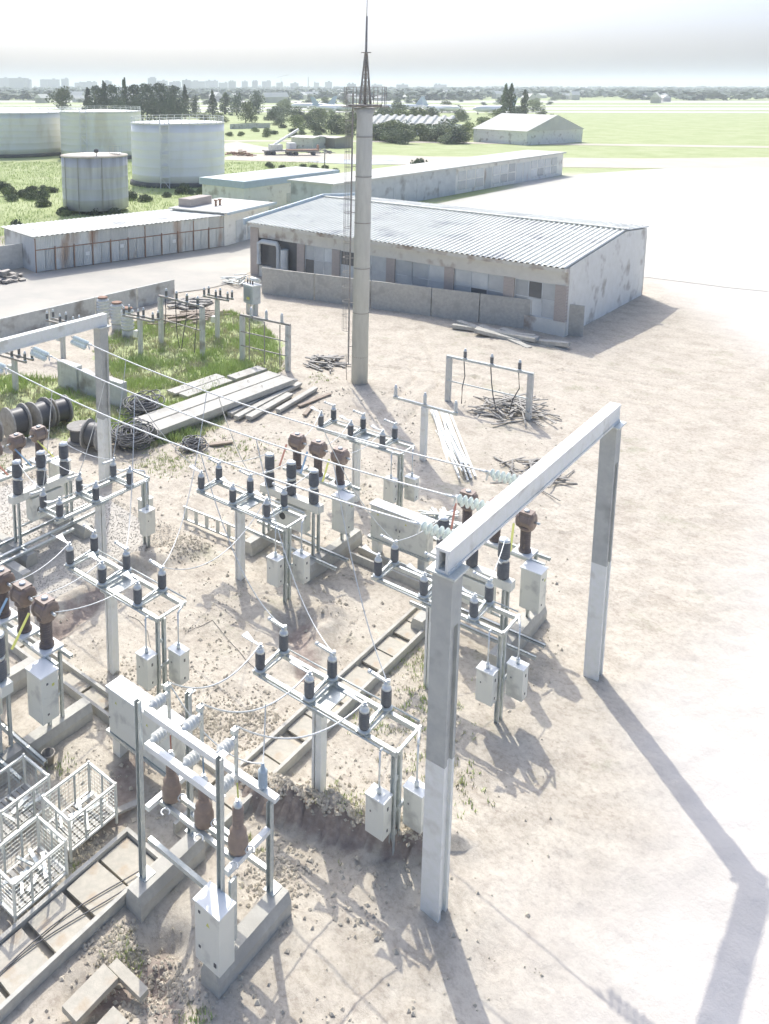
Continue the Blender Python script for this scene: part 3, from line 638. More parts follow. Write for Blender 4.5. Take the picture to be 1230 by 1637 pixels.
# ------------------------------------------------------------ mesh crates, bucket, plank
def make_crate():
    t = thing('mesh_crate', 'x', 'crate'); W_, L_, H0, H1 = .98, 1.30, .28, 1.05
    f = MB()
    for x in (0, W_):
        for y in (0, L_): f.bar((x, y, .02), (x, y, H1 + .05), .05)
    for y in (0, L_): f.bar((.03, y, H1), (W_ - .03, y, H1), .05); f.bar((.03, y, H0), (W_ - .03, y, H0), .05)
    for x in (0, W_): f.bar((x, .03, H1), (x, L_ - .03, H1), .05); f.bar((x, .03, H0), (x, L_ - .03, H0), .05)
    f.build('frame', 'cabinet', t)
    for x, y in ((W_ / 2, 0), (W_ / 2, L_), (0, L_ / 3), (W_, L_ / 3), (0, L_ * 2 / 3), (W_, L_ * 2 / 3)): MB().bar((x, y, H0), (x, y, H1), .035).build('upright', 'zinc', t)
    g = MB(); s_ = .10
    for x in (0, W_):
        for k in range(1, int(L_ / s_)): g.bar((x, k * s_, H0), (x, k * s_, H1), .0045)
        for k in range(1, 8): g.bar((x, 0, H0 + k * s_), (x, L_, H0 + k * s_), .0045)
    for y in (0, L_):
        for k in range(1, int(W_ / s_)): g.bar((k * s_, y, H0), (k * s_, y, H1), .0045)
        for k in range(1, 8): g.bar((0, y, H0 + k * s_), (W_, y, H0 + k * s_), .0045)
    g.build('wire_mesh', 'zinc', t)
    fl = MB()
    for k in range(9): fl.span(.04, W_ - .04, .04 + k * .14, .04 + k * .14 + .10, H0 + .02, H0 + .05)
    fl.build('slat_floor', 'grey_wood', t)
    return t
cr = make_crate(); G5 = 'wire mesh crates at lower left'
place(cr, (-14.65, 9.50, 0), 0, 'galvanised mesh crate nearest the wide portal trench, upper right of the three', G5)
place(cr, (-14.28, 7.82, 0), .02, 'galvanised mesh crate lowest in the picture, cut off by the left edge', G5)
place(cr, (-16.00, 8.62, 0), .02, 'galvanised mesh crate in the shade below the lower left breaker', G5)
random.seed(3)
for bx, by, n, lab in ((-14.6, 9.55, 7, 'scrap pieces lying in the upper right mesh crate'), (-14.25, 7.9, 9, 'scrap pieces lying in the lowest mesh crate'), (-15.95, 8.7, 5, 'planks lying in the shaded mesh crate')):
    b = MB()
    for k in range(n):
        x = bx + random.uniform(.2, .7); y = by + random.uniform(.2, 1.0); a = random.uniform(0, 3.1); l_ = random.uniform(.12, .3)
        b.bar((x - math.cos(a) * l_, y - math.sin(a) * l_, .37 + k * .012), (x + math.cos(a) * l_, y + math.sin(a) * l_, .40 + k * .02), random.uniform(.04, .1), .03)
    tag(b.build('scrap_heap', 'zinc'), lab, 'scrap')
b = thing('bucket', 'black dented bucket standing on dark soil under the lower left breaker', 'bucket', (-16.4, 10.85, 0))
MB().lathe((0, 0, 0), [(.13, 0), (.17, .28), (.175, .30)], 18).build('pail', 'old_steel', b); MB().lathe((0, 0, .302), [(.15, 0), (.15, .004)], 18).build('dark_mouth_disc', 'hole', b)  # pail is solid, a near-black disc covers its mouth
tag(MB().box((-13.85, 10.9, .12), (.16, 1.15, .06), -.35).build('plank', 'grey_wood'), 'grey plank leaning on the soil beside the mesh crate', 'plank')
# ladder shaped cable frame between the footings
t = thing('ladder_frame', 'low galvanised ladder frame lying on edge beside the middle disconnector post', 'steel frame', (-22.5, 21.6, 0), .06)
MB().bar((0, 0, .62), (3.0, 0, .62), .07, .06).bar((0, 0, .1), (3.0, 0, .1), .07, .06).build('rail', 'zinc', t)
for k in range(6): MB().box((.12 + k * .55, 0, .36), (.16, .04, .46)).build('rung', 'zinc', t)
t = thing('ladder_frame', 'low galvanised frame rails linking the left and crosswise footings', 'steel frame', (-24.9, 14.4, 0), R(90))
MB().bar((-.6, 0, .55), (3.4, 0, .55), .10, .07).bar((-.6, -.4, .55), (3.4, -.4, .55), .10, .07).build('rail', 'zinc', t)
for k in range(3): MB().bar((.2 + k * 1.2, -.36, .52), (.2 + k * 1.2, -.04, .52), .07, .06).build('rung', 'zinc', t)
footing(-23.4, 15.0, 1.9, R(90), 'stub concrete footing left of the crosswise disconnector')

# ------------------------------------------------------------ lightning tower with ladder cage
TX, TY = c2w(5.63, 46.9)
t = thing('lightning_tower', 'tall round concrete lightning tower with platform, ladder cage and mast', 'tower', (TX, TY, 0), AZ)
MB().lathe((0, 0, -.2), [(.48, 0), (.44, 15.6), (.62, 16.0)], 28).build('shaft', 'tower_concrete', t)
for z in (1.6, 4.2, 6.8, 9.4, 12.0, 14.2): MB().lathe((0, 0, z), [(.465, 0), (.478 - .002 * z * .5, .01), (.478 - .002 * z * .5, .04), (.465, .05)], 24).build('band', 'old_steel', t)
pl = MB().lathe((0, 0, 16.0), [(.95, -.1), (.95, .0)], 14).span(-1.25, 1.25, -.5, .5, 15.84, 15.90).build('platform', 'old_steel', t)
b = MB()
for k in range(12):
    a = k * math.pi / 6; p = (1.15 * math.cos(a), .95 * math.sin(a)); b.bar((*p, 15.85), (*p, 16.95), .035)
    a2 = a + math.pi / 6; q = (1.15 * math.cos(a2), .95 * math.sin(a2))
    for z in (16.93, 16.45): b.bar((*p, z), (*q, z), .025)
b.build('railing', 'old_steel', pl)
b = MB()
for k in range(4):
    a = math.pi / 4 + k * math.pi / 2; f = lambda z: (.42 - .34 * (z - 16) / 2.75) * 1.0
    P_ = lambda z, a: (f(z) * math.cos(a), f(z) * math.sin(a), z)
    b.bar(P_(15.9, a), P_(18.75, a), .045)
    a2 = a + math.pi / 2; zz = [15.9 + .4 * i for i in range(8)]
    for i in range(7): b.bar(P_(zz[i], a), P_(zz[i + 1], a2), .022); b.bar(P_(zz[i], a2), P_(zz[i + 1], a), .022); b.bar(P_(zz[i], a), P_(zz[i], a2), .025)
b.build('lattice', 'old_steel', t)
MB().cyl((0, 0, 16), (0, 0, 20.7), .075, .06).cyl((0, 0, 20.7), (0, 0, 23.5), .03, .02).box((0, 0, 18.78), (.5, .5, .04)).build('mast', 'old_steel', t)
lad = MB(); lx, ly = -.68, -.12
for dx in (-.0, ): pass
for yy in (-.2, .2): lad.bar((lx, yy + ly, 1.2), (lx, yy + ly, 16.6), .05)
z = 1.4
while z < 16.3: lad.bar((lx, ly - .2, z), (lx, ly + .2, z), .025); z += .33
for z in (2.2, 4.8, 7.4, 10., 12.6, 15.2): lad.bar((lx, ly, z), (-.42, ly, z), .04)
lad.build('ladder', 'old_steel', t)
cg = MB(); z = 3.2
while z < 16.9:
    ring = [(lx - .36 + .38 * math.cos(a), ly + .36 * math.sin(a), z) for a in [math.pi * (-.75 + k * .25 + 1) - math.pi * 0 for k in range(7)]]
    ring = [(lx - .40 * math.sin(a), ly - .36 * math.cos(a), z) for a in [k * math.pi / 7 for k in range(8)]]
    for a_, b_ in zip(ring, ring[1:]): cg.bar(a_, b_, .022)
    z += .85
for k in (1, 2, 4, 5, 6):
    a = k * math.pi / 7; cg.bar((lx - .40 * math.sin(a), ly - .36 * math.cos(a), 3.2), (lx - .40 * math.sin(a), ly - .36 * math.cos(a), 16.9), .016)
cg.build('ladder_cage', 'old_steel', t)
tag(MB().box((-23.6, 40.6, .05), (1.0, 1.0, .06)).build('ground_plate', 'concrete') if 0 else MB().cyl((TX - .75, TY - .2, .02), (TX - .8, TY - .25, 1.6), .02).build('earthing_rod', 'old_steel'), 'thin earthing rod at the foot of the lightning tower', 'rod')
# ------------------------------------------------------------ old apparatus on the grass
GO = 'old posts on the grass'
tpost('insulator_post', 'old white post with two rows of dark insulators nearest the grey transformer', -38.44, 40.41, 2.75, .1, 1.1, 3, 'old_concrete', 'old_steel', 'dark_porcelain', GO, True, True)
tpost('insulator_post', 'old peeling post with two rows of dark insulators beside the pale ribbed stacks', -39.85, 34.71, 2.3, .1, 1.35, 3, 'old_concrete', 'old_steel', 'dark_porcelain', GO, True, True)
tpost('insulator_post', 'old peeling post under the left gantry beam with a small grey box', -40.1, 25.6, 1.9, .1, 1.2, 3, 'old_concrete', 'old_steel', 'dark_porcelain', GO, True, True)
tpost('insulator_post', 'old post with dark insulators just left of the left gantry column', -43.0, 31.0, 2.2, .1, 1.3, 3, 'old_concrete', 'old_steel', 'dark_porcelain', GO, True, True)
def frame_portal(label, a, b, h, ins, n, mid=(), cables=0, steel='old_steel', ih=.34):
    a = Vector((*a, 0)); b = Vector((*b, 0)); d = b - a; rz = math.atan2(d.y, d.x); l_ = d.length
    t = thing('busbar_portal', label, 'portal', a, rz, 'old two legged portals')
    for x in (0, l_): MB().span(x - .13, x + .13, -.13, .13, -.2, h).build('leg', 'old_concrete', t)
    MB().bar((-.15, 0, h + .06), (l_ + .15, 0, h + .06), .14, .12).build('crossbeam', steel, t)
    for z in mid: MB().bar((0, -.16, z), (l_, -.16, z), .06, .06).build('rail', steel, t)
    for i in range(n):
        x = l_ * (i + .6) / n; insulator(t, x, 0, h + .18, ih, .095, 'x', ins, 6)
        if cables:
            MB().tube([(x, -.1, h), (x + .1, -.15, h - .8), (x + .25 * math.sin(i * 2), -.2, 1.0), (x + .5 * math.sin(i * 2), -.2, .1)], .03).build('cable', 'rubber', t)
        else: MB().bar((x, -.19, .2), (x, -.19, h), .05).build('rod', 'old_steel', t)
    return t
frame_portal('old two legged portal with dark insulators and hanging black cables, on the grass', (-40.6, 37.2), (-36.52, 37.0), 3.15, 'dark_porcelain', 4, (1.7,), 1)
frame_portal('old two legged portal with pale insulators and rails, at the right edge of the grass', (-34.0, 38.0), (-30.5, 38.2), 2.85, 'white_porcelain', 3, (1.9, 1.0), 0)
frame_portal('faded two legged portal with hanging cables beyond the T shaped post, at right', (-20.8, 40.1), (-16.3, 40.3), 2.45, 'dark_porcelain', 3, (1.2,), 1, 'zinc')
# small oil transformer
t = thing('oil_transformer', 'small grey oil transformer on two concrete stub legs beside the concrete wall end', 'transformer', (-40.7, 46.6, 0), -.2)
for x in (-.4, .4): MB().span(x - .16, x + .16, -.15, .15, -.1, .85).build('leg', 'old_concrete', t)
b = MB().span(-.55, .55, -.38, .38, .86, 2.25)
for k in range(9): b.span(-.5 + k * .12, -.47 + k * .12, -.44, -.381, 1.0, 2.1)
b.build('tank', 'grey_wall', t); MB().span(-.62, .62, -.45, .45, 2.252, 2.32).build('lid', 'cabinet_lid', t)
MB().box((.1, -.452, 1.3), (.36, .012, .2)).build('plate', 'yellow', t)
for x in (-.4, -.1, .2): insulator(t, x, -.1, 2.36, .25, .07, 'x', 'brown_porcelain', 4)
MB().cyl((-.45, .3, 2.6), (.5, .3, 2.6), .17, n=14).build('oil_conservator', 'cabinet', t)
# ribbed reactor stacks
def make_stack():
    t = thing('reactor_stack', 'x', 'insulator stack')
    MB().lathe((0, 0, .5), [(.35, 0)] + sheds(.46, .36, .05, 1.45, 6) + [(.30, 1.5)], 20).build('ribbed_body', 'white_porcelain', t)
    MB().lathe((0, 0, 2.0), [(.36, 0), (.38, .05), (.3, .1)], 18).build('cap', 'rust', t)
    MB().lathe((0, 0, -.1), [(.4, 0), (.4, .6)], 14).build('base', 'old_concrete', t)
    return t
st = make_stack()
for x, y, w_ in ((-46.9, 37.4, 'left, rust capped'), (-45.0, 37.1, 'middle, pale capped'), (-43.3, 36.6, 'right, yellow capped')):
    place(st, (x, y, 0), 0, f'{w_} one of three stout ribbed porcelain stacks before the concrete wall', 'ribbed porcelain stacks')
# concrete panel fence by the road
def panel_fence(label, pts, h, th, m='old_concrete', grp='concrete panel fences', lean=0):
    t = thing('panel_fence', label, 'fence', pts[0], 0, grp); o0 = Vector(pts[0])
    for a, b in zip(pts, pts[1:]):
        a = Vector(a) - o0; b = Vector(b) - o0; n = max(1, round((b - a).length / 4.2))
        for k in range(n):
            p = a.lerp(b, k / n + .002); q = a.lerp(b, (k + 1) / n - .004); p.z = q.z = h / 2 - .1
            MB().bar(p, q, th, h + .2).build('panel', m, t)
    return t
panel_fence('low grey concrete panel fence between the road and the grass', [(-49.6, 16, 0), (-49.1, 30.3, 0), (-48.7, 46.2, 0)], 1.55, .14)
panel_fence('long pale concrete panel fence in front of the warehouse', [(-44.4, 52.1, 0), (-30.1, 54.9, 0), (-19.5, 57.0, 0)], 2.15, .14, 'concrete')
panel_fence('grey concrete fence at the left edge beside the rusty garages', [at(-60, 440), at(37, 427)], 2.3, .15)
# upright foundation panels
t = thing('concrete_barrier', 'row of thick grey concrete panels standing on edge left of the gantry column', 'concrete panels', (-39.1, 27.75, 0), .02)
for k, (x0, x1, h, y) in enumerate(((0, 1.7, 1.45, 0), (1.75, 3.9, 1.25, .1), (3.95, 5.5, 1.35, -.05))): MB().span(x0, x1, y, y + .42, -.1, h).build('panel', 'old_concrete', t)
# concrete beams stacked
def beam_obj(label, a, b, w_, z0, z1, grp, m='concrete', name='concrete_beam', ribs=True):
    a = Vector((*a, 0)); b = Vector((*b, 0)); d = b - a; l_ = d.length
    t = MB(); t.span(0, l_, -w_ / 2, w_ / 2, z0 + (z1 - z0) * .45, z1)
    t.span(0, l_, -w_ * .32, w_ * .32, z0, z0 + (z1 - z0) * .45)
    if ribs:
        for f in (.22, .78): t.tube([(l_ * f, -.06, z1), (l_ * f, -.05, z1 + .1), (l_ * f, .05, z1 + .1), (l_ * f, .06, z1)], .012)
    o = t.build(name, m); o.location = a; o.rotation_euler = (0, 0, math.atan2(d.y, d.x)); tag(o, label, 'concrete beam', grp); return o
GB = 'pale concrete beams lying on the ground'
beam_obj('long pale concrete beam, upper left of the pair across the grass edge', (-30.35, 26.2), (-29.8, 36.1), .98, .08, .62, GB)
beam_obj('long pale concrete beam, lower right of the pair across the grass edge', (-29.25, 26.1), (-28.72, 36.0), .98, .08, .62, GB)
beam_obj('flat pale slab on the grass behind the long beams, left one', (-32.9, 30.8), (-32.7, 34.6), .75, .02, .22, GB)
beam_obj('flat pale slab on the grass behind the long beams, right one', (-32.05, 30.9), (-31.9, 34.4), .72, .02, .22, GB)
beam_obj('short wide slab beyond the flat slabs at the grass', (-31.8, 34.6), (-31.6, 37.1), .8, .05, .3, GB)
for k, (a, b, w_, lab) in enumerate((((-28.3, 30.6), (-28.9, 36.9), .34, 'narrow pale beam nearest the long pair'), ((-27.75, 30.5), (-28.35, 36.6), .34, 'narrow pale beam second from the long pair'), ((-27.25, 30.9), (-27.7, 34.9), .42, 'stained short beam third from the long pair'), ((-26.7, 32.6), (-27.2, 36.6), .3, 'narrow pale beam farthest from the long pair'))):
    beam_obj(lab, a, b, w_, .02, .25, 'narrow concrete beams', ribs=False)
for k, (a, b, lab) in enumerate((((-26.4, 34.0), (-26.2, 36.6), 'brown plank right of the narrow beams'), ((-26.8, 27.0), (-26.0, 28.3), 'brown plank lying before the long beams'), ((-25.4, 33.2), (-25.9, 34.5), 'short grey plank on the soil near the tower path'))):
    beam_obj(lab, a, b, .22, .0, .12, 'loose planks', 'wood', 'plank', False)
random.seed(11)
def pile(name, label, cx, cy, rx, ry, n, m, lo, hi, th, hgt, cat='scrap pile', rz0=None, spread=.25):
    b = MB()
    for k in range(n):
        a = random.uniform(0, 6.28); r_ = math.sqrt(random.random()); x = cx + rx * r_ * math.cos(a); y = cy + ry * r_ * math.sin(a)
        z = hgt * (1 - r_) * random.uniform(.3, 1) + .05; an = random.uniform(0, 3.14) if rz0 is None else rz0 + random.gauss(0, spread); l_ = random.uniform(lo, hi) / 2; dz = random.uniform(-.12, .12) * l_
        b.bar((x - math.cos(an) * l_, y - math.sin(an) * l_, z - dz), (x + math.cos(an) * l_, y + math.sin(an) * l_, z + dz), random.uniform(th * .6, th * 1.6), th * .5)
    return tag(b.build(name, m), label, cat)
pile('timber_pile', 'heap of broken timber beside the grass, right of the portal rails', -29.6, 40.8, 1.2, 1.2, 30, 'grey_wood', .6, 1.8, .12, .45)
pile('timber_pile', 'brown timber stack on the road behind the concrete fence', -51.5, 38.5, 1.2, 1.5, 18, 'grey_wood', 2.4, 3.6, .25, .7, rz0=1.5)
pile('timber_pile', 'sheets and sticks leaning behind the concrete fence end', -50.6, 45.0, 1.2, 1.6, 18, 'grey_wood', 1.4, 3.0, .16, .8)
pile('timber_pile', 'yellowish boards and scrap among the old portals', -43.4, 43.0, 1.6, 2.6, 34, 'wood', 1.0, 3.4, .16, .35, rz0=1.2)
pile('timber_pile', 'heap of grey rubble and boards beyond the fence end', -46.2, 45.6, 1.3, 1.6, 26, 'grey_wood', .6, 1.8, .25, .9)
pile('pipe_pile', 'bundle of long white pipes lying beyond the T shaped post', -17.9, 35.1, .5, .5, 24, 'cabinet_lid', 6.0, 7.4, .09, .35, rz0=-.916, spread=.025)
pile('timber_pile', 'heap of pale laths and sticks beneath the faded right portal', -17.5, 41.0, 1.7, 1.6, 55, 'grey_wood', 1.2, 3.2, .08, .7)
pile('timber_pile', 'pale sticks scattered right of the white pipes', -13.5, 34.5, 1.5, 1.8, 30, 'grey_wood', .8, 2.4, .07, .2)
pile('metal_sheet_pile', 'pale boards lying along the foot of the long fence', -24.5, 53.6, 3.6, .6, 8, 'concrete', 3, 5, .5, .25, rz0=.15)
pile('timber_pile', 'crumpled grey mesh sheet leaning at the warehouse corner', -48.2, 53.2, .9, .9, 16, 'zinc', 1.2, 2.8, .1, 1.5)
pile('tarp_heap', 'dark heap of covered junk beside the garages at the left edge', -64.8, 40.5, 1.4, 2.0, 40, 'old_steel', .8, 2.2, .4, .9)
pile('timber_pile', 'stack of grey steel scrap behind the T shaped post in the tower shadow', -14.6, 27.8, .8, .9, 22, 'zinc', .7, 1.6, .1, .5)
# cable drums
def make_drum(th, r):
    t = thing('cable_drum', 'x', 'cable drum'); w_ = .42
    for x in (-w_, w_):
        f = MB().lathe((x - .04, 0, r), [(r, 0), (r, .08)], 26, (1, 0, 0), False)
        f.build('flange', 'grey_wood', t)
        MB().lathe((x + (.041 if x > 0 else -.061), 0, r), [(.12, 0), (.12, .02)], 10, (1, 0, 0)).build('hub', 'old_steel', t)
    pr = []
    for k in range(13): xx = -w_ + .045 + k * (2 * w_ - .09) / 12; pr += [(r * .74, xx), (r * .79, xx + .03)]
    MB().lathe((0, 0, r), [(q[0], q[1]) for q in pr], 24, (1, 0, 0)).build('wound_cable', 'cable_coil', t)
    return t
dr = make_drum(.4, .8); G6 = 'wooden cable drums in a row'
for k, (x, y, lab) in enumerate(((-34.6, 20.3, 'cable drum at the left picture edge'), (-34.6, 22.0, 'second cable drum from the left edge'), (-34.4, 23.2, 'third cable drum from the left edge'), (-34.3, 24.35, 'fourth cable drum, right end of the row'))):
    o = place(dr, (x, y, 0), R(90) + (.15, -.1, .05, -.15)[k], lab, G6, (1, 1, 1) if k < 3 else (.9, .9, .9))
o = place(dr, (-31.7, 23.7, .40), 0, 'cable drum lying flat with its round wooden flange up', 'lone cable drums', (.85, .85, .85)); o.rotation_euler = (0, R(90), .2); o.location = (-32.4, 23.6, .42)
place(dr, (-30.5, 23.6, 0), R(20), 'brown cable drum standing behind the left gantry column', 'lone cable drums', (.9, .9, .9))
def coil(label, cx, cy, n, r, hz_):
    b = MB()
    for k in range(n):
        a0 = random.uniform(0, 6.28); rr = r * random.uniform(.55, 1); ox, oy = random.gauss(0, r * .35), random.gauss(0, r * .3); tz = random.uniform(0, hz_); tx, ty = random.gauss(0, .25), random.gauss(0, .25)
        pts = [(cx + ox + rr * math.cos(a0 + i * .45), cy + oy + rr * math.sin(a0 + i * .45), .06 + tz + max(0, rr * (tx * math.cos(a0 + i * .45) + ty * math.sin(a0 + i * .45)) + .1)) for i in range(15)]
        b.tube(pts, .028, 5)
    return tag(b.build('cable_coil', 'cable_coil'), label, 'cable coil', 'tangled black cable coils')
coil('large tangled heap of black cable right of the left gantry column', -29.6, 25.0, 42, .85, .6)
coil('heap of black cable coils behind the long concrete beams', -32.0, 28.0, 40, .8, .6)
coil('small tangled black cable in front of the long beams end', -26.9, 26.5, 22, .5, .25)

# ------------------------------------------------------------ warehouse
wa = Vector((*c2w(-1.02, 75.46), 0)); wb = Vector((*c2w(19.78, 56.84), 0)); wd_ = (wb - wa).normalized(); WL = 29.2; wr = math.atan2(wd_.y, wd_.x)
t = thing('warehouse', 'long low warehouse with ribbed pale roof and boarded windows behind the pale fence', 'warehouse', wa, wr)
D1, D2 = 11.0, 16.0
# walls: pilasters, sill band, lintel
b = MB(); b.span(0, WL, 0, .35, -.1, 1.0); b.span(0, WL, 0, .35, 3.55, 4.75); b.span(0, WL, D2 - .3, D2, -.1, 4.9); 
MB().span(WL - .3, WL, .35, D2 - .3, -.1, 4.8).build('wall', 'white_wall', t)
for x in (.0, WL - .3): MB().add([(x + e, y, z) for e in (0, .3) for y, z in ((0.0, 4.802), (D2 - .05, 4.802), (D2 - .05, 5.55), (D1, 5.92))], [(0, 1, 2, 3), (7, 6, 5, 4), (0, 4, 5, 1), (1, 5, 6, 2), (2, 6, 7, 3), (3, 7, 4, 0)]).build('gable', 'white_wall', t)
b.span(0, .3, .35, D2 - .3, -.1, 4.8); b.build('wall', 'plaster', t)
px = [0, 5.4, 9.2, 14.6, 19.8, 24.6, 28.4]
for i, x in enumerate(px): MB().span(x, x + .8, -.05, .3, 1.0, 3.55).build('pilaster', 'brick', t)
MB().span(-.06, .9, -.08, -.052, .0, 4.4).build('brick_corner', 'brick', t)
for i in range(len(px) - 1):
    x0 = px[i] + .8; x1 = px[i + 1]; n = 3
    if i == 0:
        MB().span(x0, x1, .22, .26, 1.0, 3.55).build('opening', 'dark_pane', t); continue
    for k in range(n):
        a = x0 + (x1 - x0) * k / n; c = x0 + (x1 - x0) * (k + 1) / n
        f = MB(); f.span(a, a + .07, .08, .16, 1.0, 3.55); f.span(a + .07, c, .08, .16, 1.0, 1.07); f.span(a + .07, c, .08, .16, 2.3, 2.37); f.span(a + .07, c, .08, .16, 3.48, 3.55)
        fo = f.build('window_frame', 'grey_wall', t)
        for z0, z1 in ((1.07, 2.3), (2.37, 3.48)):
            MB().span(a + .07, c, .11, .13, z0, z1).build('pane', 'dark_pane' if (i * 7 + k * 3 + int(z0)) % 8 == 0 else 'pane', fo)
# ribbed roof
def ribbed(p0, dx, dy, L_, Wd, pitch, amp, z0, z1):
    b = MB(); n = int(L_ / pitch); vs = []; fs = []
    prof = []
    for k in range(n):
        x = k * pitch; prof += [(x, 0), (x + pitch * .35, 0), (x + pitch * .5, amp), (x + pitch * .85, amp)]
    prof.append((n * pitch, 0))
    for (x, h) in prof: vs += [(p0[0] + x, p0[1], z0 + h), (p0[0] + x, p0[1] + Wd, z1 + h)]
    fs = [(2 * i, 2 * i + 2, 2 * i + 3, 2 * i + 1) for i in range(len(prof) - 1)]
    return b.add(vs, fs)
ribbed((-.2, -.6), 0, 0, WL + .4, D1 + .6, .42, .09, 4.85, 6.0).build('front_roof', 'roof_sheet', t)
ribbed((-.2, D1), 0, 0, WL + .4, D2 - D1 + .4, .42, .09, 6.0, 5.6).build('rear_roof', 'roof_sheet', t)
b = MB(); b.bar((-.3, -.65, 4.92), (-.3, D1, 6.08), .22, .55); b.bar((-.3, D1, 6.08), (-.3, D2 + .4, 5.68), .22, .55); b.build('verge_trim', 'blue_trim', t)
MB().bar((-.2, D1, 6.15), (WL + .2, D1, 6.15), .4, .05).build('ridge_cap', 'roof_sheet', t)
MB().span(0, WL, -.5, 0, 4.55, 4.82).build('eave_board', 'plaster', t)
pp = MB().tube([(1.2, -.3, 1.2), (1.2, -.3, 3.1), (1.6, -.3, 3.3), (3.3, -.3, 3.3), (3.5, -.3, 3.0), (3.5, -.3, 1.0)], .22, 10).tube([(4.2, -.3, 1.0), (4.2, -.3, 2.9)], .35, 12).build('duct', 'grey_wall', t)

# ------------------------------------------------------------ garages with corrugated fronts
ga = Vector((*c2w(-20.9, 76.1), 0)); gd = Vector((*c2w(-4.2, 89.0), 0)) - ga; GL = gd.length; grz = math.atan2(gd.y, gd.x)
t = thing('metal_garages', 'long row of rusty grey corrugated metal garages along the road', 'garage row', ga, grz)
GD = 7.5; GH = 3.3
def corr_wall(x0, x1, y, z0, z1, pitch=.16, amp=.035):
    n = max(2, int((x1 - x0) / pitch * 2)); vs = []
    for i in range(n + 1):
        x = x0 + (x1 - x0) * i / n; yy = y - (amp if i % 2 else 0); vs += [(x, yy, z0), (x, yy, z1)]
    return MB().add(vs, [(2 * i, 2 * i + 2, 2 * i + 3, 2 * i + 1) for i in range(n)])
b = MB(); b.span(0, .15, 0, GD, -.1, GH - .1); b.span(GL - .15, GL, 0, GD, -.1, GH); b.span(.15, GL - .15, GD - .15, GD, -.1, GH - .2); b.span(.15, GL - .15, .25, .3, -.1, GH - .1); b.build('wall', 'grey_wall', t)
nd = 11; wds = [GL * k / nd for k in range(nd + 1)]
for k in range(nd):
    x0, x1 = wds[k], wds[k + 1]
    corr_wall(x0, x1, -.02, 2.15, GH).build('fascia_sheet', 'garage_metal', t)
    for a, c in ((x0 + .06, (x0 + x1) / 2 - .02), ((x0 + x1) / 2 + .02, x1 - .06)): corr_wall(a, c, -.0, .05, 2.05).build('door', 'garage_metal', t)
    MB().span(x0 - .05, x0 + .05, -.09, -.06, 0, GH - .1 if k % 3 == 0 else 2.3).build('door_post', 'rust', t)
MB().span(0, GL, -.085, -.06, 2.06, 2.14).build('rail', 'rust', t)
for x, z in ((5.2, 1.2), (14.9, 1.3), (8.9, 1.5)): MB().box((x, -.07, z), (.4, .02, .35)).build('notice', 'cabinet_lid', t)
ribbed((-.3, -.5), 0, 0, GL + .6, GD + .8, .5, .06, GH + .12, GH + .02).build('roof', 'roof_sheet', t)
# white block next to it
wa2 = Vector((*c2w(-4.1, 89.1), 0)); t = thing('white_garage', 'white rendered garage block with grey doors and pale blue roof edge', 'garage', wa2, R(57.8) + AZ)
W2 = 9.0
MB().span(0, W2, 0, 7, -.1, 3.6).build('wall', 'white_wall', t)
for x in (2.2, 4.5):
    for k in range(2): MB().span(x + k * 1.03, x + k * 1.03 + 1.0, -.05, -.003, .02, 2.5).build('door', 'grey_wall', t)
MB().span(-.4, W2 + .5, -.7, 7.2, 3.602, 3.72).build('roof', 'pale_roof', t); MB().span(-.45, W2 + .55, -.78, -.702, 3.5, 3.78).build('eave_trim', 'blue_trim', t)
for x in (3.4, 4.2): b = MB().cyl((x, 3.5, 3.72), (x, 3.5, 4.3), .13).cyl((x, 3.5, 4.3), (x, 3.5, 4.42), .24).build('roof_vent', 'rust', t)
MB().span(1.0, 5, 5.2, 6.9, 3.722, 4.6).build('brick_upstand', 'brick', t)
# middle hall with blue parapet
a = Vector((*c2w(-2.5, 112.9), 0)); b_ = Vector((*c2w(11.3, 128.6), 0)); d = b_ - a; L_ = d.length
t = thing('white_hall', 'white hall with thick pale blue parapet behind the garages', 'hall', a, math.atan2(d.y, d.x))
MB().span(0, L_, 0, 8, -.1, 3.4).build('wall', 'white_wall', t); MB().span(-.3, L_ + .3, -.3, 8.3, 3.402, 4.35).build('parapet', 'blue_trim', t)
MB().span(1.2, L_ - .1, .0, 7.9, 4.352, 4.38).build('roof', 'pale_roof', t)
MB().span(9, 13, -.04, -.003, .4, 1.9).build('window', 'pane', t)
# long hall to the right
a = Vector((*c2w(9.0, 109.5), 0)); b_ = Vector((*c2w(58.0, 163.0), 0)); d = b_ - a; L_ = d.length
t = thing('long_hall', 'very long low pale hall with flat light roof running away to the right', 'hall', a, math.atan2(d.y, d.x))
MB().span(0, L_ * .44, 0, 7, -.1, 4.2).build('wall', 'grey_wall', t); MB().span(L_ * .44 + .01, L_, 0, 7, -.1, 4.2).build('wall', 'white_wall', t)
MB().span(-.3, L_ + .3, -.5, 7.4, 4.202, 4.45).build('roof', 'pale_roof', t)
for k in range(13):
    x = L_ * .45 + k * 2.9
    if k in (3, 7, 8): MB().span(x, x + 2.4, -.04, -.004, .1, 3.5).build('gate', 'garage_metal', t)
    else:
        for z0 in (.6, 2.2): MB().span(x, x + 2.4, -.04, -.004, z0, z0 + 1.4).build('window', 'pane', t)
for k in range(5): MB().span(2 + k * 6.2, 4.2 + k * 6.2, -.04, -.004, .1, 2.6).build('gate', 'grey_wall', t)

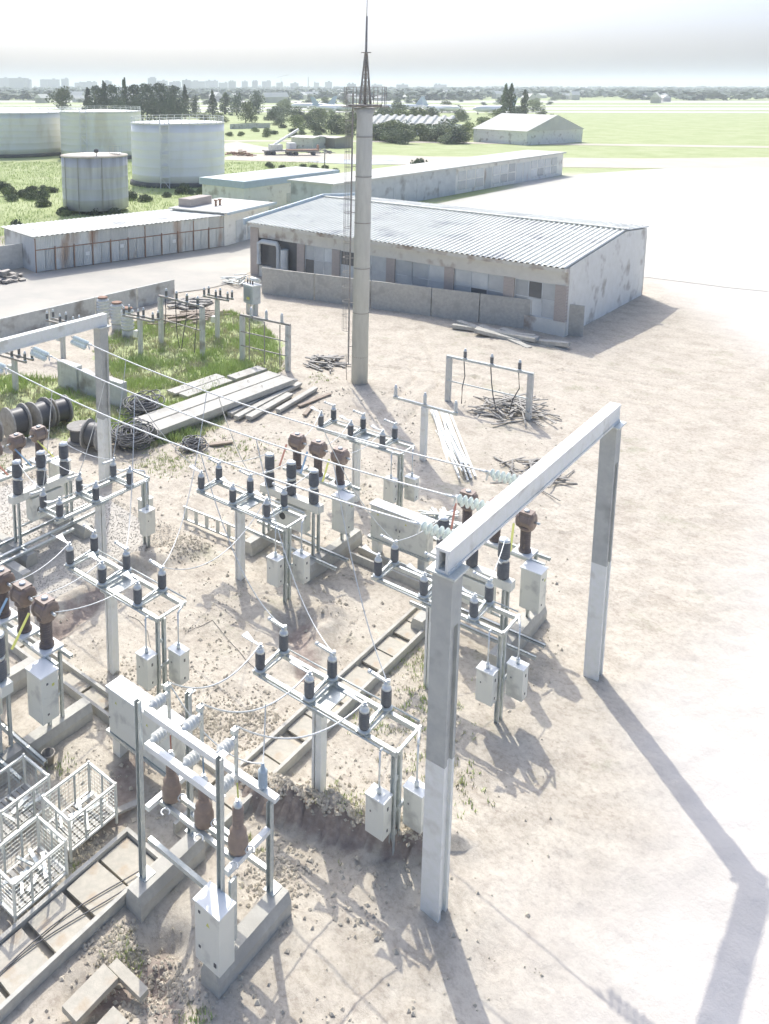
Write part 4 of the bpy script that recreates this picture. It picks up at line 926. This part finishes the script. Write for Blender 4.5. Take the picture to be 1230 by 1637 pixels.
# ------------------------------------------------------------ storage tanks
def tank(label, x, y, r, h, m, roof, ladder=None, skirt=True, rail=True, rust=False):
    v, u = c2w(x, y); t = thing('storage_tank', label, 'storage tank', (v, u, 0), AZ, 'round storage tanks')
    pr = [(r, .5)]; z = .5
    while z < h - 1.4: z += 1.45; pr += [(r, z - .03), (r + .015, z), (r + .015, z + .04), (r, z + .06)]
    pr += [(r, h)]
    MB().lathe((0, 0, 0), pr, 72).build('shell', m, t)
    MB().lathe((0, 0, 0), [(r + .08, h), (r + .08, h + .12), (r * .5, h + .12 + r * .03), (.3, h + .12 + r * .05)], 72).build('roof', roof, t)
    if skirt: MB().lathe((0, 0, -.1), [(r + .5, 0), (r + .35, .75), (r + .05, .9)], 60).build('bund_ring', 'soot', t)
    if rail:
        b = MB(); n = 36
        for k in range(n):
            a = 2 * math.pi * k / n; a2 = 2 * math.pi * (k + 1) / n; P_ = lambda q, z: ((r - .1) * math.cos(q), (r - .1) * math.sin(q), z)
            b.bar(P_(a, h), P_(a, h + 1.15), .07); b.bar(P_(a, h + 1.12), P_(a2, h + 1.12), .06); b.bar(P_(a, h + .65), P_(a2, h + .65), .05)
        b.build('railing', 'cap_metal', t)
    if ladder is not None:
        lx = ladder; ly = -math.sqrt(max(0, r * r - lx * lx)) - .9; b = MB(); w_ = 1.5
        for sx in (-w_ / 2, w_ / 2):
            for sy in (0, .8): b.bar((lx + sx, ly + sy, 0), (lx + sx, ly + sy, h + .9), .10)
        z = 0; k = 0
        while z < h - .5:
            z2 = min(h, z + 1.9)
            b.bar((lx - w_ / 2, ly, z2), (lx + w_ / 2, ly, z2), .12); b.bar((lx - w_ / 2, ly, z2 - .9), (lx + w_ / 2, ly, z2 - .9), .08)
            s = 1 if k % 2 else -1; b.bar((lx - s * w_ / 2, ly + .4, z), (lx + s * w_ / 2, ly + .4, z2), .28, .06); b.span(lx - w_ / 2, lx + w_ / 2, ly, ly + .85, z2 - .03, z2 + .03); z = z2; k += 1
        b.build('stair_tower', 'tank_white', t)
    return t
tank('white storage tank with stair tower and roof railing, right of the four', -14.9, 149.4, 8.15, 10.6, 'tank_white', 'tank_cream', -1.4)
tank('cream storage tank with stair tower, behind the grey one', -39.0, 205, 9.6, 10.9, 'tank_cream', 'tank_cream', -2.2)
tank('wide cream storage tank cut by the left picture edge', -62.5, 216, 13.8, 10.4, 'tank_cream', 'tank_cream', None)
tk = tank('small weathered grey storage tank standing nearest, without railing', -23.0, 115.5, 4.45, 7.6, 'tank_grey', 'tank_roof', None, False, False)
b = MB(); b.lathe((.9, -3.2, 7.7), [(.05, 0), (.05, .5), (.3, .6), (.3, .95), (.1, 1.05)], 12); b.build('roof_vent', 'soot', tk)
b = MB(); b.span(2.2, 3.6, -.6, .6, 7.95, 8.0)
for x in (2.2, 2.9, 3.6):
    for y in (-.6, .6): b.bar((x, y, 7.6), (x, y, 8.9), .05)
b.bar((2.2, -.6, 8.88), (3.6, -.6, 8.88), .05); b.build('hatch_railing', 'zinc', tk)
b = MB()
for x in (-3.4, -1.4, 1.75): y = -math.sqrt(4.45 ** 2 - x * x) - .06; b.bar((x, y, .0), (x, y, 7.6), .06)
b.build('rib', 'old_steel', tk)

# ------------------------------------------------------------ vegetation
def leaves(b, c, rad, n, s, flat=1.0):
    for _ in range(n):
        while True:
            p = Vector((random.uniform(-1, 1), random.uniform(-1, 1), random.uniform(-1, 1)))
            if p.length < 1: break
        p = p.normalized() * (p.length ** .4); q = Vector((c[0] + p.x * rad[0], c[1] + p.y * rad[1], c[2] + p.z * rad[2]))
        a = Vector((random.gauss(0, 1), random.gauss(0, 1), random.gauss(0, 1))).normalized(); e = a.cross(Vector((random.gauss(0, 1), random.gauss(0, 1), random.gauss(0, 1)))).normalized()
        k = s * random.uniform(.5, 1.2); o = len(b.v); b.v += [tuple(q + a * k), tuple(q + e * k * .7), tuple(q - a * k), tuple(q - e * k * .7)]; b.f.append((o, o + 1, o + 2, o + 3)); b.sm.append(False)
def tree_proto(kind, m, seed):
    random.seed(seed); t = thing({'conifer': 'spruce_tree', 'poplar': 'poplar_tree', 'round': 'broadleaf_tree', 'shrub': 'shrubby_tree', 'bush': 'bush'}[kind], 'x', 'bush' if kind == 'bush' else 'tree'); b = MB()
    if kind == 'round':
        for k in range(26):
            a = random.uniform(0, 6.28); rr = random.uniform(0, 3.3); z = random.uniform(3.2, 9.3); rr *= 1 - abs(z - 5.8) / 6.5; leaves(b, (rr * math.cos(a), rr * math.sin(a), z), (1.5, 1.5, 1.15), 75, .30)
    elif kind == 'shrub':
        for k in range(30):
            a = random.uniform(0, 6.28); rr = random.uniform(0, 3.9); z = random.uniform(1.0, 8.6) * (1 - (rr / 5.2) ** 2); leaves(b, (rr * math.cos(a), rr * math.sin(a), z), (1.7, 1.7, 1.3), 65, .32)
    elif kind == 'conifer':
        for k in range(34):
            z = 1.0 + 9.2 * (k / 34); R_ = 2.5 * (1 - (z - .8) / 10.2) + .15
            for j in range(3): a = random.uniform(0, 6.28); rr = R_ * random.uniform(.35, .85); leaves(b, (rr * math.cos(a), rr * math.sin(a), z + random.uniform(-.3, .3)), (R_ * .45, R_ * .45, .35), 22, .26)
    elif kind == 'poplar':
        for k in range(24): z = 1.2 + 8.6 * k / 24; R_ = 1.25 * math.sin(math.pi * min(1, (z + .8) / 11)) ** .7; a = random.uniform(0, 6.28); leaves(b, (R_ * .4 * math.cos(a), R_ * .4 * math.sin(a), z), (R_ * .8, R_ * .8, .8), 60, .26)
    else:
        for k in range(14): a = random.uniform(0, 6.28); rr = random.uniform(0, 1.1); leaves(b, (rr * math.cos(a), rr * math.sin(a), random.uniform(.3, 1.1)), (.65, .65, .5), 60, .16)
    b.build('crown', m, t)
    tr = MB(); H_ = {'round': 7.5, 'shrub': 6.5, 'conifer': 10, 'poplar': 9, 'bush': .8}[kind]
    tr.cyl((0, 0, -.2), (0, 0, H_), .26 if kind != 'bush' else .05, .05, 8)
    for k in range(6): a = k * 1.9; z = H_ * (.3 + .08 * k); tr.cyl((0, 0, z), (math.cos(a) * H_ * .25, math.sin(a) * H_ * .25, z + H_ * .2), H_ * .011, .02, 6)
    tr.build('trunk', 'trunk', t)
    return t
PR = {('shrub', 'm'): tree_proto('shrub', 'leaf_mid', 11), ('shrub', 'l'): tree_proto('shrub', 'leaf_light', 12), ('shrub', 'd'): tree_proto('shrub', 'leaf_dark', 14), ('round', 'm'): tree_proto('round', 'leaf_mid', 1), ('round', 'd'): tree_proto('round', 'leaf_dark', 2), ('conifer', 'd'): tree_proto('conifer', 'leaf_dark', 3), ('poplar', 'm'): tree_proto('poplar', 'leaf_mid', 4), ('round', 'l'): tree_proto('round', 'leaf_light', 5), ('bush', 'm'): tree_proto('bush', 'leaf_mid', 6), ('bush', 'l'): tree_proto('bush', 'leaf_light', 7), ('bush', 'd'): tree_proto('bush', 'leaf_dark', 8)}
HT = {'shrub': 9.6, 'round': 10.4, 'conifer': 10.6, 'poplar': 10.2, 'bush': 1.5}; WT = {'shrub': 9.6, 'round': 8.4, 'conifer': 5.0, 'poplar': 2.5, 'bush': 3.2}
random.seed(21)
def plant(kind, tone, px_, base, top, wpx, label, group):
    p = at(px_, base, 0); d = (p.xy).length
    h = (base - top) / FPX * d * 1.02; w_ = wpx / FPX * d
    return place(PR[(kind, tone)], p, random.uniform(0, 6.28), label, group, (w_ / WT[kind], w_ / WT[kind], h / HT[kind]))
GT = 'trees in the belt behind the tanks'
plant('round', 'm', 100, 186, 139, 46, 'sunlit round tree standing alone above the gap between two tanks', GT)
plant('conifer', 'd', 142, 192, 142, 26, 'dark spruce at the left end of the tree belt', GT)
for px_, b0, tp, w_, k in ((158, 194, 138, 40, 'r'), (182, 194, 136, 34, 'r'), (200, 196, 127, 22, 'c'), (168, 194, 132, 24, 'c'), (214, 196, 136, 40, 'r'), (236, 196, 134, 42, 'r'), (258, 196, 133, 40, 'r'), (278, 194, 137, 34, 'r'), (296, 190, 137, 22, 'c'), (248, 198, 150, 46, 's'), (222, 198, 150, 44, 's'), (285, 196, 150, 34, 's'), (190, 200, 152, 44, 's'), (150, 200, 156, 34, 's'), (272, 200, 156, 34, 's')):
    plant({'r': 'round', 's': 'shrub', 'c': 'conifer'}[k], 'd', px_, b0, tp, w_, 'dark tree in the dense belt behind the tanks', GT)
for px_, b0, tp, w_, k, tn, lab in ((311, 188, 150, 20, 'shrub', 'd', 'slim dark tree just right of the dense belt'), (340, 188, 145, 22, 'conifer', 'd', 'dark pointed tree above the right tank edge'), (360, 182, 148, 18, 'poplar', 'm', 'narrow tree left of the twin round trees'), (378, 184, 145, 30, 'shrub', 'd', 'left one of the twin round dark trees'), (410, 182, 143, 34, 'shrub', 'd', 'right one of the twin round dark trees'), (393, 196, 157, 38, 'shrub', 'l', 'pale green tree in front of the twin dark trees'), (205, 180, 166, 26, 'round', 'l', 'small yellow green tree poking over the middle tank'), (435, 192, 170, 28, 'shrub', 'm', 'small tree right of the twin trees')):
    plant(k, tn, px_, b0, tp, w_, lab, 'trees beyond the lawn')
for px_, b0, tp, w_, tn in ((325, 192, 176, 30, 'm'), (350, 196, 178, 26, 'l'), (450, 200, 182, 26, 'm'), (472, 206, 180, 30, 'l'), (492, 204, 178, 28, 'm'), (505, 212, 186, 34, 'm'), (530, 214, 180, 32, 'm'), (548, 212, 186, 30, 'l'), (600, 206, 168, 40, 'm'), (640, 204, 172, 46, 'l'), (670, 206, 168, 44, 'l'), (606, 224, 192, 40, 'm'), (640, 222, 196, 40, 'l'), (672, 224, 194, 42, 'l'), (700, 226, 196, 40, 'm'), (728, 228, 200, 40, 'l'), (745, 222, 192, 30, 'l'), (770, 210, 184, 34, 'l'), (850, 216, 186, 34, 'l'), (882, 218, 180, 34, 'l'), (480, 190, 174, 18, 'm'), (516, 192, 176, 18, 'd')):
    plant('shrub', tn, px_, b0, tp, w_ * 1.25, 'shrubby tree in the overgrown strip before the airfield', 'shrubby trees before the airfield')
for px_ in (806, 816): plant('poplar', 'm', px_, 198, 138, 13, ('left' if px_ == 806 else 'right') + ' one of the tall poplars at the right', 'tall poplars')
plant('poplar', 'm', 838, 192, 147, 12, 'lone poplar right of the pair of poplars', 'tall poplars')
for px_, b0, tp, w_, tn, lab in ((28, 377, 352, 32, 'd', 'dark round bush behind the fence at the left edge'), (672, 268, 252, 32, 'm', 'rounded bush before the long hall roof'), (625, 222, 205, 26, 'm', 'rounded grey green bush beside the pale ridge roof')):
    plant('bush', tn, px_, b0, tp, w_, lab, 'single bushes')
for i in range(44):
    if i < 22: px_, b0 = random.choice(((random.uniform(0, 92), random.uniform(298, 322)), (random.uniform(8, 92), random.uniform(300, 330))))
    elif i < 36: px_ = random.uniform(200, 352); b0 = 324 - (px_ - 200) * .13 + random.uniform(-6, 3)
    else: px_ = random.uniform(95, 205); b0 = 343 + random.uniform(-2, 3)
    s = random.uniform(7, 15); plant('bush', random.choice('mmld'), px_, b0, b0 - s, s * 2, 'low bush growing on the lawn round the tanks', 'low bushes on the lawn')
for i in range(16): px_ = random.uniform(425, 545); b0 = 266 - (px_ - 425) * -.08 + random.uniform(-4, 3); plant('bush', 'm', px_, b0, b0 - 7, 14, 'low bush along the bank beyond the white hall', 'low bushes on the bank')
for i in range(24): px_ = random.uniform(360, 560); b0 = random.uniform(202, 222); plant('bush', random.choice('ml'), px_, b0, b0 - 7, 16, 'low bush in the meadow beyond the sand road', 'low bushes in the meadow')
random.seed(31)
for i in range(70):
    px_ = random.uniform(560, 905) if i < 48 else random.uniform(428, 560); b0 = random.uniform(186, 232) if i < 30 else random.uniform(166, 196); sc_ = (b0 - 137) / 50
    if 580 < px_ < 730 and b0 > 196: b0 = random.uniform(222, 230)
    if 745 < px_ < 850 and b0 > 200: continue
    hh = random.uniform(12, 26) * sc_; plant('shrub', random.choice('mlld'), px_, b0, b0 - hh, hh * random.uniform(1.2, 2.0), 'shrubby tree in the overgrown strip before the airfield', 'shrubby trees before the airfield')
for i in range(60):
    px_ = random.uniform(-10, 900); b0 = random.uniform(150, 168); hh = random.uniform(5, 10); plant('shrub', random.choice('dmd'), px_, b0, b0 - hh, hh * random.uniform(1.4, 2.8), 'small dark tree far out on the plain', 'small trees far out on the plain')
# unused prototypes stay as real plants; every prototype has been placed above

# far woods and suburb: one mass
random.seed(5); b = MB()
for i in range(6500):
    d = 1000 * math.exp(random.random() * 1.55); x = random.uniform(-.40, .72) * d
    v, u = c2w(x, d); s = random.uniform(5, 9) * (1 + d / 6000); hh = s * random.uniform(.8, 1.3)
    if noise.noise(Vector((x * .004, d * .004, 0))) < -.12: continue
    for j in range(9):
        a = random.uniform(0, 6.28); o = len(b.v); cx_, cy_, cz_ = v + math.cos(a) * s * .5, u + math.sin(a) * s * .5, hh * random.uniform(.25, .8)
        for k in range(4):
            aa = k * 1.57 + random.uniform(-.4, .4); b.v.append((cx_ + math.cos(aa) * s * .55, cy_ + math.sin(aa) * s * .55, cz_ + random.uniform(-.35, .35) * s))
        b.f.append((o, o + 1, o + 2, o + 3)); b.sm.append(False)
tag(b.build('distant_woods', 'leaf_far'), 'dark wooded suburb stretching to the horizon', 'woods', kind='stuff')
# small houses between
random.seed(9); hp = thing('suburb_house', 'x', 'house')
MB().span(-6, 6, -4, 4, -.1, 4).build('wall', 'house_wall', hp)
MB().add([(-6.5, -4.6, 3.9), (6.5, -4.6, 3.9), (6.5, 4.6, 3.9), (-6.5, 4.6, 3.9), (-6.5, 0, 7), (6.5, 0, 7)], [(0, 1, 5, 4), (3, 4, 5, 2), (0, 4, 3), (1, 2, 5), (3, 2, 1, 0)]).build('roof', 'pale_roof', hp)
for i in range(110):
    d = 850 * math.exp(random.random() * 1.2); x = random.uniform(-.36, .5) * d; v, u = c2w(x, d)
    place(hp, (v, u, 0), random.uniform(0, 3), 'small pale roofed house among the far woods', 'far suburb houses', (random.uniform(.7, 2.2), 1, random.uniform(.9, 1.5)))
# city blocks on the horizon
random.seed(13); bk = [(-4, 10, 126), (14, 20, 125), (34, 26, 125), (50, 10, 127), (85, 30, 127), (76, 10, 128), (109, 11, 126), (130, 12, 132), (146, 26, 131), (176, 12, 130), (246, 13, 125), (262, 16, 129), (282, 18, 131), (300, 14, 128), (318, 22, 130), (340, 20, 129), (358, 14, 132), (372, 12, 130), (392, 9, 130), (408, 9, 130), (426, 14, 130), (447, 10, 132), (470, 12, 133), (505, 8, 132), (524, 11, 131), (560, 14, 134), (600, 16, 135), (640, 18, 135), (700, 20, 135)]
for px_, wp, top in bk:
    D = random.uniform(2900, 3600); x = (px_ - PCX) / FPX * D; v, u = c2w(x, D); h = HC + (137 - top) / FPX * D * 1.0; wd = wp / FPX * D
    t = MB().box((0, 0, h / 2), (wd, 16, h))
    for k in range(random.randint(1, 3)): t.box((random.uniform(-.35, .35) * wd, 0, h + 2), (min(wd * .2, 8), 8, 4))
    o = t.build('apartment_block', 'apartment_front'); o.location = (v, u, 0); o.rotation_euler = (0, 0, AZ + random.uniform(-.25, .25))
    tag(o, 'pale apartment block on the hazy horizon', 'apartment block', 'apartment blocks on the horizon')
D = 3000
for px_, top, r_, nm, lb in ((492, 123, 2.6, 'chimney', 'tall thin chimney on the horizon right of the trees'), (449, 124, 1.2, 'tower_crane', 'tiny tower crane on the horizon')):
    v, u = c2w((px_ - PCX) / FPX * D, D); h = HC + (137 - top) / FPX * D; b = MB().cyl((0, 0, 0), (0, 0, h), r_, r_ * .6, 10)
    if nm == 'tower_crane': b.bar((-14, 0, h), (28, -8, h + 9), 1.2); b.bar((0, 0, h + 8), (28, -8, h + 9), .5)
    o = b.build(nm, 'old_steel'); o.location = (v, u, 0); o.rotation_euler = (0, 0, AZ); tag(o, lb, nm.replace('_', ' '))

# ------------------------------------------------------------ airliners, sheds, yard machinery
def make_plane():
    t = thing('airliner', 'x', 'airplane')
    MB().lathe((0, 0, 3.2), [(.1, -16), (1.0, -14.6), (1.7, -12.5), (1.85, -10), (1.85, 7), (1.3, 12), (.4, 16.5)], 16, (1, 0, 0)).build('fuselage', 'plane_white', t)
    w_ = MB()
    for s in (-1, 1):
        w_.add([(-4, s * 1.2, 2.4), (3, s * 1.2, 2.4), (6.5, s * 15, 3.6), (4.6, s * 15, 3.6), (-4, s * 1.2, 2.8), (3, s * 1.2, 2.7), (6.5, s * 15, 3.75), (4.6, s * 15, 3.75)], [(0, 1, 2, 3), (7, 6, 5, 4), (0, 4, 5, 1), (1, 5, 6, 2), (2, 6, 7, 3), (3, 7, 4, 0)])
    w_.build('wing', 'plane_white', t)
    MB().add([(10.5, -.15, 4.4), (15.5, -.15, 4.4), (17.5, -.15, 10), (15, -.15, 10), (10.5, .15, 4.4), (15.5, .15, 4.4), (17.5, .15, 10), (15, .15, 10)], [(0, 1, 2, 3), (7, 6, 5, 4), (0, 4, 5, 1), (1, 5, 6, 2), (2, 6, 7, 3), (3, 7, 4, 0)]).build('tail_fin', 'blue_trim', t)
    MB().span(13.5, 16.5, -5, 5, 4.4, 4.6).build('tailplane', 'plane_white', t)
    for s in (-1, 1): MB().lathe((-3.2, s * 4.6, 1.7), [(.75, 0), (.9, .8), (.8, 2.6), (.4, 3.4)], 12, (1, 0, 0)).build('engine', 'cabinet', t)
    g = MB()
    for p in ((-12, 0), (1, 2), (1, -2)): g.cyl((p[0], p[1], .1), (p[0], p[1], 2.2), .2); g.cyl((p[0], p[1] - .3, .45), (p[0], p[1] + .3, .45), .45)
    g.build('landing_gear', 'old_steel', t)
    return t
pn = make_plane()
for px_, py_, rz, lab in ((500, 176, -.25, 'white airliner parked on the apron left of the tower'), (535, 180, 2.6, 'white airliner half hidden behind the tower ladder'), (640, 178, .2, 'white airliner parked right of the tower top'), (705, 180, 2.2, 'faint white airliner farther right on the apron'), (790, 182, .4, 'faintest airliner near the poplars')):
    place(pn, at(px_, py_), AZ + rz, lab, 'airliners on the apron')
def shed(label, px0, py0, px1, py1, depth, h, ridge, roofm='pale_roof', wallm='white_wall', name='shed', grp=None, ribs=0):
    a = at(px0, py0); b_ = at(px1, py1); d = b_ - a; L_ = d.length; t = thing(name, label, 'shed', a, math.atan2(d.y, d.x), grp)
    MB().span(0, L_, 0, depth, -.1, h).build('wall', wallm, t)
    if ribs:
        for sgn in (0, 1):
            y0, y1 = (-.4, depth / 2) if sgn == 0 else (depth / 2, depth + .4); z0, z1 = (h + .05, ridge) if sgn == 0 else (ridge, h + .05)
            ribbed((-.4, y0), 0, 0, L_ + .8, y1 - y0, ribs, ribs * .18, z0, z1).build('roof', roofm, t)
    else:
        MB().add([(-.4, -.5, h + .01), (L_ + .4, -.5, h + .01), (L_ + .4, depth + .5, h + .01), (-.4, depth + .5, h + .01), (-.4, depth / 2, ridge), (L_ + .4, depth / 2, ridge)], [(0, 1, 5, 4), (3, 4, 5, 2), (0, 4, 3), (1, 2, 5), (3, 2, 1, 0)]).build('roof', roofm, t)
    return t
shed('long shed with a striped pale ribbed roof behind the shrubs', 588, 214, 722, 218, 14, 3.6, 6.4, ribs=3.0)
shed('wide gabled shed fading out at the right', 757, 226, 842, 232, 26, 4.0, 8.5)
shed('low grey shed in the machinery yard', 466, 236, 500, 238, 6, 3.0, 3.4, 'roof_sheet', 'old_concrete')
shed('dark flat roofed shelter beside the yard shed', 502, 234, 536, 237, 6, 2.8, 3.1, 'old_steel', 'old_steel')
panel_fence('long grey concrete fence in the meadow right of the tanks', [at(368, 206), at(432, 204)], 2.0, .3)
# truck crane and trailers
def truck(label, px_, py_, rz, crane):
    t = thing('truck_crane' if crane else 'flatbed_trailer', label, 'truck' if crane else 'trailer', at(px_, py_), AZ + rz)
    MB().span(-4, 4, -1.2, 1.2, .9, 1.25).build('chassis', 'old_steel', t)
    for x in (-3, -1.7, 2.6): MB().cyl((x, -1.25, .5), (x, 1.25, .5), .5, n=14).build('axle_wheels', 'rubber', t)
    if crane:
        MB().span(2.4, 4.2, -1.2, 1.2, 1.252, 2.9).build('cab', 'cabinet_lid', t); MB().span(2.9, 4.22, -1.1, 1.1, 2.0, 2.6).build('window', 'dark_pane', t)
        MB().span(-2.4, .6, -1.1, 1.1, 1.252, 2.6).build('crane_house', 'cabinet', t); MB().bar((-1.5, 0, 2.4), (5.5, .5, 6.2), .45, .5).build('boom', 'cap_metal', t)
    else:
        MB().span(-4, 4, -1.25, 1.25, 1.252, 1.5).build('deck', 'rust', t); MB().span(3.7, 3.9, -1.2, 1.2, 1.5, 2.6).build('headboard', 'rust', t)
    return t
truck('white truck crane with raised boom parked in the machinery yard', 446, 247, .35, True)
truck('small rusty flatbed trailer beside the truck crane', 484, 248, .1, False)
pile('machinery_scrap', 'heap of rusty machinery scrap left of the truck crane', *at(385, 248).xy, 5, 1.5, 40, 'rust', .8, 2.6, .35, 1.4)
pile('machinery_scrap', 'low scrap heap right of the flatbed trailer', *at(512, 244).xy, 4, 2.5, 40, 'old_steel', .8, 2.6, .35, 1.2)
p = at(519, 279); o = MB().cyl((0, 0, -.2), (0, 0, 5.2), .14, .10).bar((-.7, 0, 5.0), (.7, 0, 5.0), .1).build('utility_pole', 'old_steel'); o.location = p; o.rotation_euler = (0, 0, AZ); tag(o, 'dark utility pole rising behind the white hall parapet', 'pole')

# ------------------------------------------------------------ ground stuff
random.seed(17); b = MB()
TRN = [(-13.3, -11.9, 2, 11), (-12.6, -11.5, 11, 23), (-24, -12, 12.6, 13.4)]
def icos(b, x, y, z, s):
    o = len(b.v); P = [(s * random.uniform(.6, 1.3) * a, s * random.uniform(.6, 1.3) * c, s * random.uniform(.5, 1.0) * e) for a, c, e in ((1, 0, 0), (-1, 0, 0), (0, 1, 0), (0, -1, 0), (0, 0, 1), (0, 0, -1))]
    r_ = random.uniform(0, 3.14); cr_, sr_ = math.cos(r_), math.sin(r_)
    b.v += [(x + p[0] * cr_ - p[1] * sr_, y + p[0] * sr_ + p[1] * cr_, z + p[2]) for p in P]
    for f in ((0, 2, 4), (2, 1, 4), (1, 3, 4), (3, 0, 4), (2, 0, 5), (1, 2, 5), (3, 1, 5), (0, 3, 5)): b.f.append(tuple(o + i for i in f)); b.sm.append(False)
n = 0
while n < 10000:
    y = random.uniform(11, 46); x = random.uniform(-.36, .36) * y * 1.1; v, u = c2w(x, y)
    if x > 4.6 + (y - 14) * .13 and random.random() < .75: continue
    cl = noise.noise(Vector((v * .55, u * .55, 5))) + .5 * noise.noise(Vector((v * 1.6, u * 1.6, 2)))
    if cl < .12 and random.random() < .88: continue
    if any(a < v < c and d < u < e for a, c, d, e in TRN): continue
    if in_poly(v, u, GR): continue
    s = random.expovariate(55) + .008; s = min(s, .08); icos(b, v, u, height(v, u) + s * .2, s); n += 1
for a, c in zip(TR, TR[1:]):
    for k in range(230):
        t_ = random.random(); v = a[0] + (c[0] - a[0]) * t_; u = a[1] + (c[1] - a[1]) * t_ + abs(random.gauss(0, .45)) + .05; s = random.uniform(.02, .07); icos(b, v, u, height(v, u) + s * .3, s)
for cx_, cy_, r_ in ((-16.5, 14.6, 1.3), (-14.4, 14.3, .9), (-21, 20.2, .9), (-10.0, 12.3, .9), (-13.4, 15.3, 1.0), (-11.4, 8.9, .6), (-10.4, 9.0, .8), (-13.7, 9.9, .5)):
    for k in range(420):
        v = random.gauss(cx_, r_ * .5); u = random.gauss(cy_, r_ * .5); s = random.uniform(.015, .06); icos(b, v, u, height(v, u) + s * .3, s)
tag(b.build('soil_clods', 'clod'), 'loose clods and pebbles of dry soil across the yard', 'soil', kind='stuff')
random.seed(18); b = MB()
for k in range(9000):
    v = random.uniform(-31, -21.7); u = random.uniform(13.2, 21); s = random.uniform(.015, .035); icos(b, v, u, .04, s)
tag(b.build('gravel', 'gravel'), 'grey gravel under the left breaker', 'gravel', kind='stuff')
def tuft(b, v, u, z, h, nb, sp_=.08):
    for j in range(nb):
        a = random.uniform(0, 6.28); lean = random.uniform(.1, .6) * h; w_ = .012 + h * .05; bx, by = v + random.gauss(0, sp_), u + random.gauss(0, sp_); o = len(b.v)
        b.v += [(bx - math.sin(a) * w_, by + math.cos(a) * w_, z), (bx + math.sin(a) * w_, by - math.cos(a) * w_, z), (bx + math.cos(a) * lean, by + math.sin(a) * lean, z + h * random.uniform(.6, 1.1))]; b.f.append((o, o + 1, o + 2)); b.sm.append(False)
random.seed(19); b = MB(); b2 = MB()
n = 0
while n < 9000:
    v = random.uniform(-46, -27); u = random.uniform(20, 46)
    if not in_poly(v, u, GR): continue
    q = noise.noise(Vector((v * .4, u * .4, 1)))
    n += 1
    if q < -.15 and random.random() < .5: continue
    tuft(b if q + random.gauss(0, .15) > -.05 else b2, v, u, height(v, u) - .02, random.uniform(.12, .38) * (1 + max(0, q)), 6, .10)
for v, u, r_, n_ in ((-11.0, 12.2, .6, 40), (-9.6, 14.6, .9, 90), (-9.2, 8.3, .5, 30), (-11.3, 9.0, .35, 40), (-25.5, 27.5, 2.2, 260), (-27.0, 24.6, 1.5, 240), (-10.9, 17.6, .9, 90), (-11.0, 20.2, 1.2, 120), (-8.6, 17.0, 1.0, 120), (-33, 19.5, 1.4, 200), (-16, 11.0, .4, 20), (-9.9, 18.6, 1.0, 90), (-28.2, 38.6, 1.0, 60), (-9.3, 9.0, .3, 25), (-13.6, 9.4, .3, 20)):
    for k in range(n_):
        a = random.gauss(v, r_ * .5); c = random.gauss(u, r_ * .5); tuft(b if random.random() < .6 else b2, a, c, height(a, c) - .02, random.uniform(.05, .18), 5, .05)
tag(b.build('grass', 'lawn_blade'), 'green grass and weeds growing in the old part of the yard', 'grass', kind='stuff')
tag(b2.build('dry_grass', 'dry_weed'), 'dry yellowish weeds among the green grass', 'grass', kind='stuff')
random.seed(23); b = MB()
for k in range(16000):
    y = random.uniform(86, 190); x = random.uniform(-75, 12) if y > 105 else random.uniform(-75, -22)
    if x > -22 + (y - 86) * .35: continue
    if any(math.hypot(x - a, y - c) < r_ + .4 for a, c, r_ in ((-14.9, 149.4, 8.15), (-23, 115.5, 4.45))): continue
    v, u = c2w(x, y); tuft(b, v, u, 0, random.uniform(.2, .55), 4, .5)
tag(b.build('lawn_grass', 'lawn_blade'), 'rough meadow grass around the storage tanks', 'grass', kind='stuff')

# ------------------------------------------------------------ haze
if HAZE:
    hz = MB().span(-14000, 14000, -14000, 14000, -1.5, 90).build('haze', 'hole')
    m = bpy.data.materials.new('haze'); m.use_nodes = True; t_ = m.node_tree; t_.nodes.clear()
    o_ = t_.nodes.new('ShaderNodeOutputMaterial'); pv_ = t_.nodes.new('ShaderNodeVolumePrincipled'); pv_.inputs['Density'].default_value = HAZE
    pv_.inputs['Color'].default_value = (.88, .93, .97, 1); pv_.inputs['Anisotropy'].default_value = 0
    t_.links.new(pv_.outputs[0], o_.inputs['Volume']); hz.data.materials.clear(); hz.data.materials.append(m); tag(hz, 'thin pale summer haze over the whole plain', 'haze', kind='stuff')
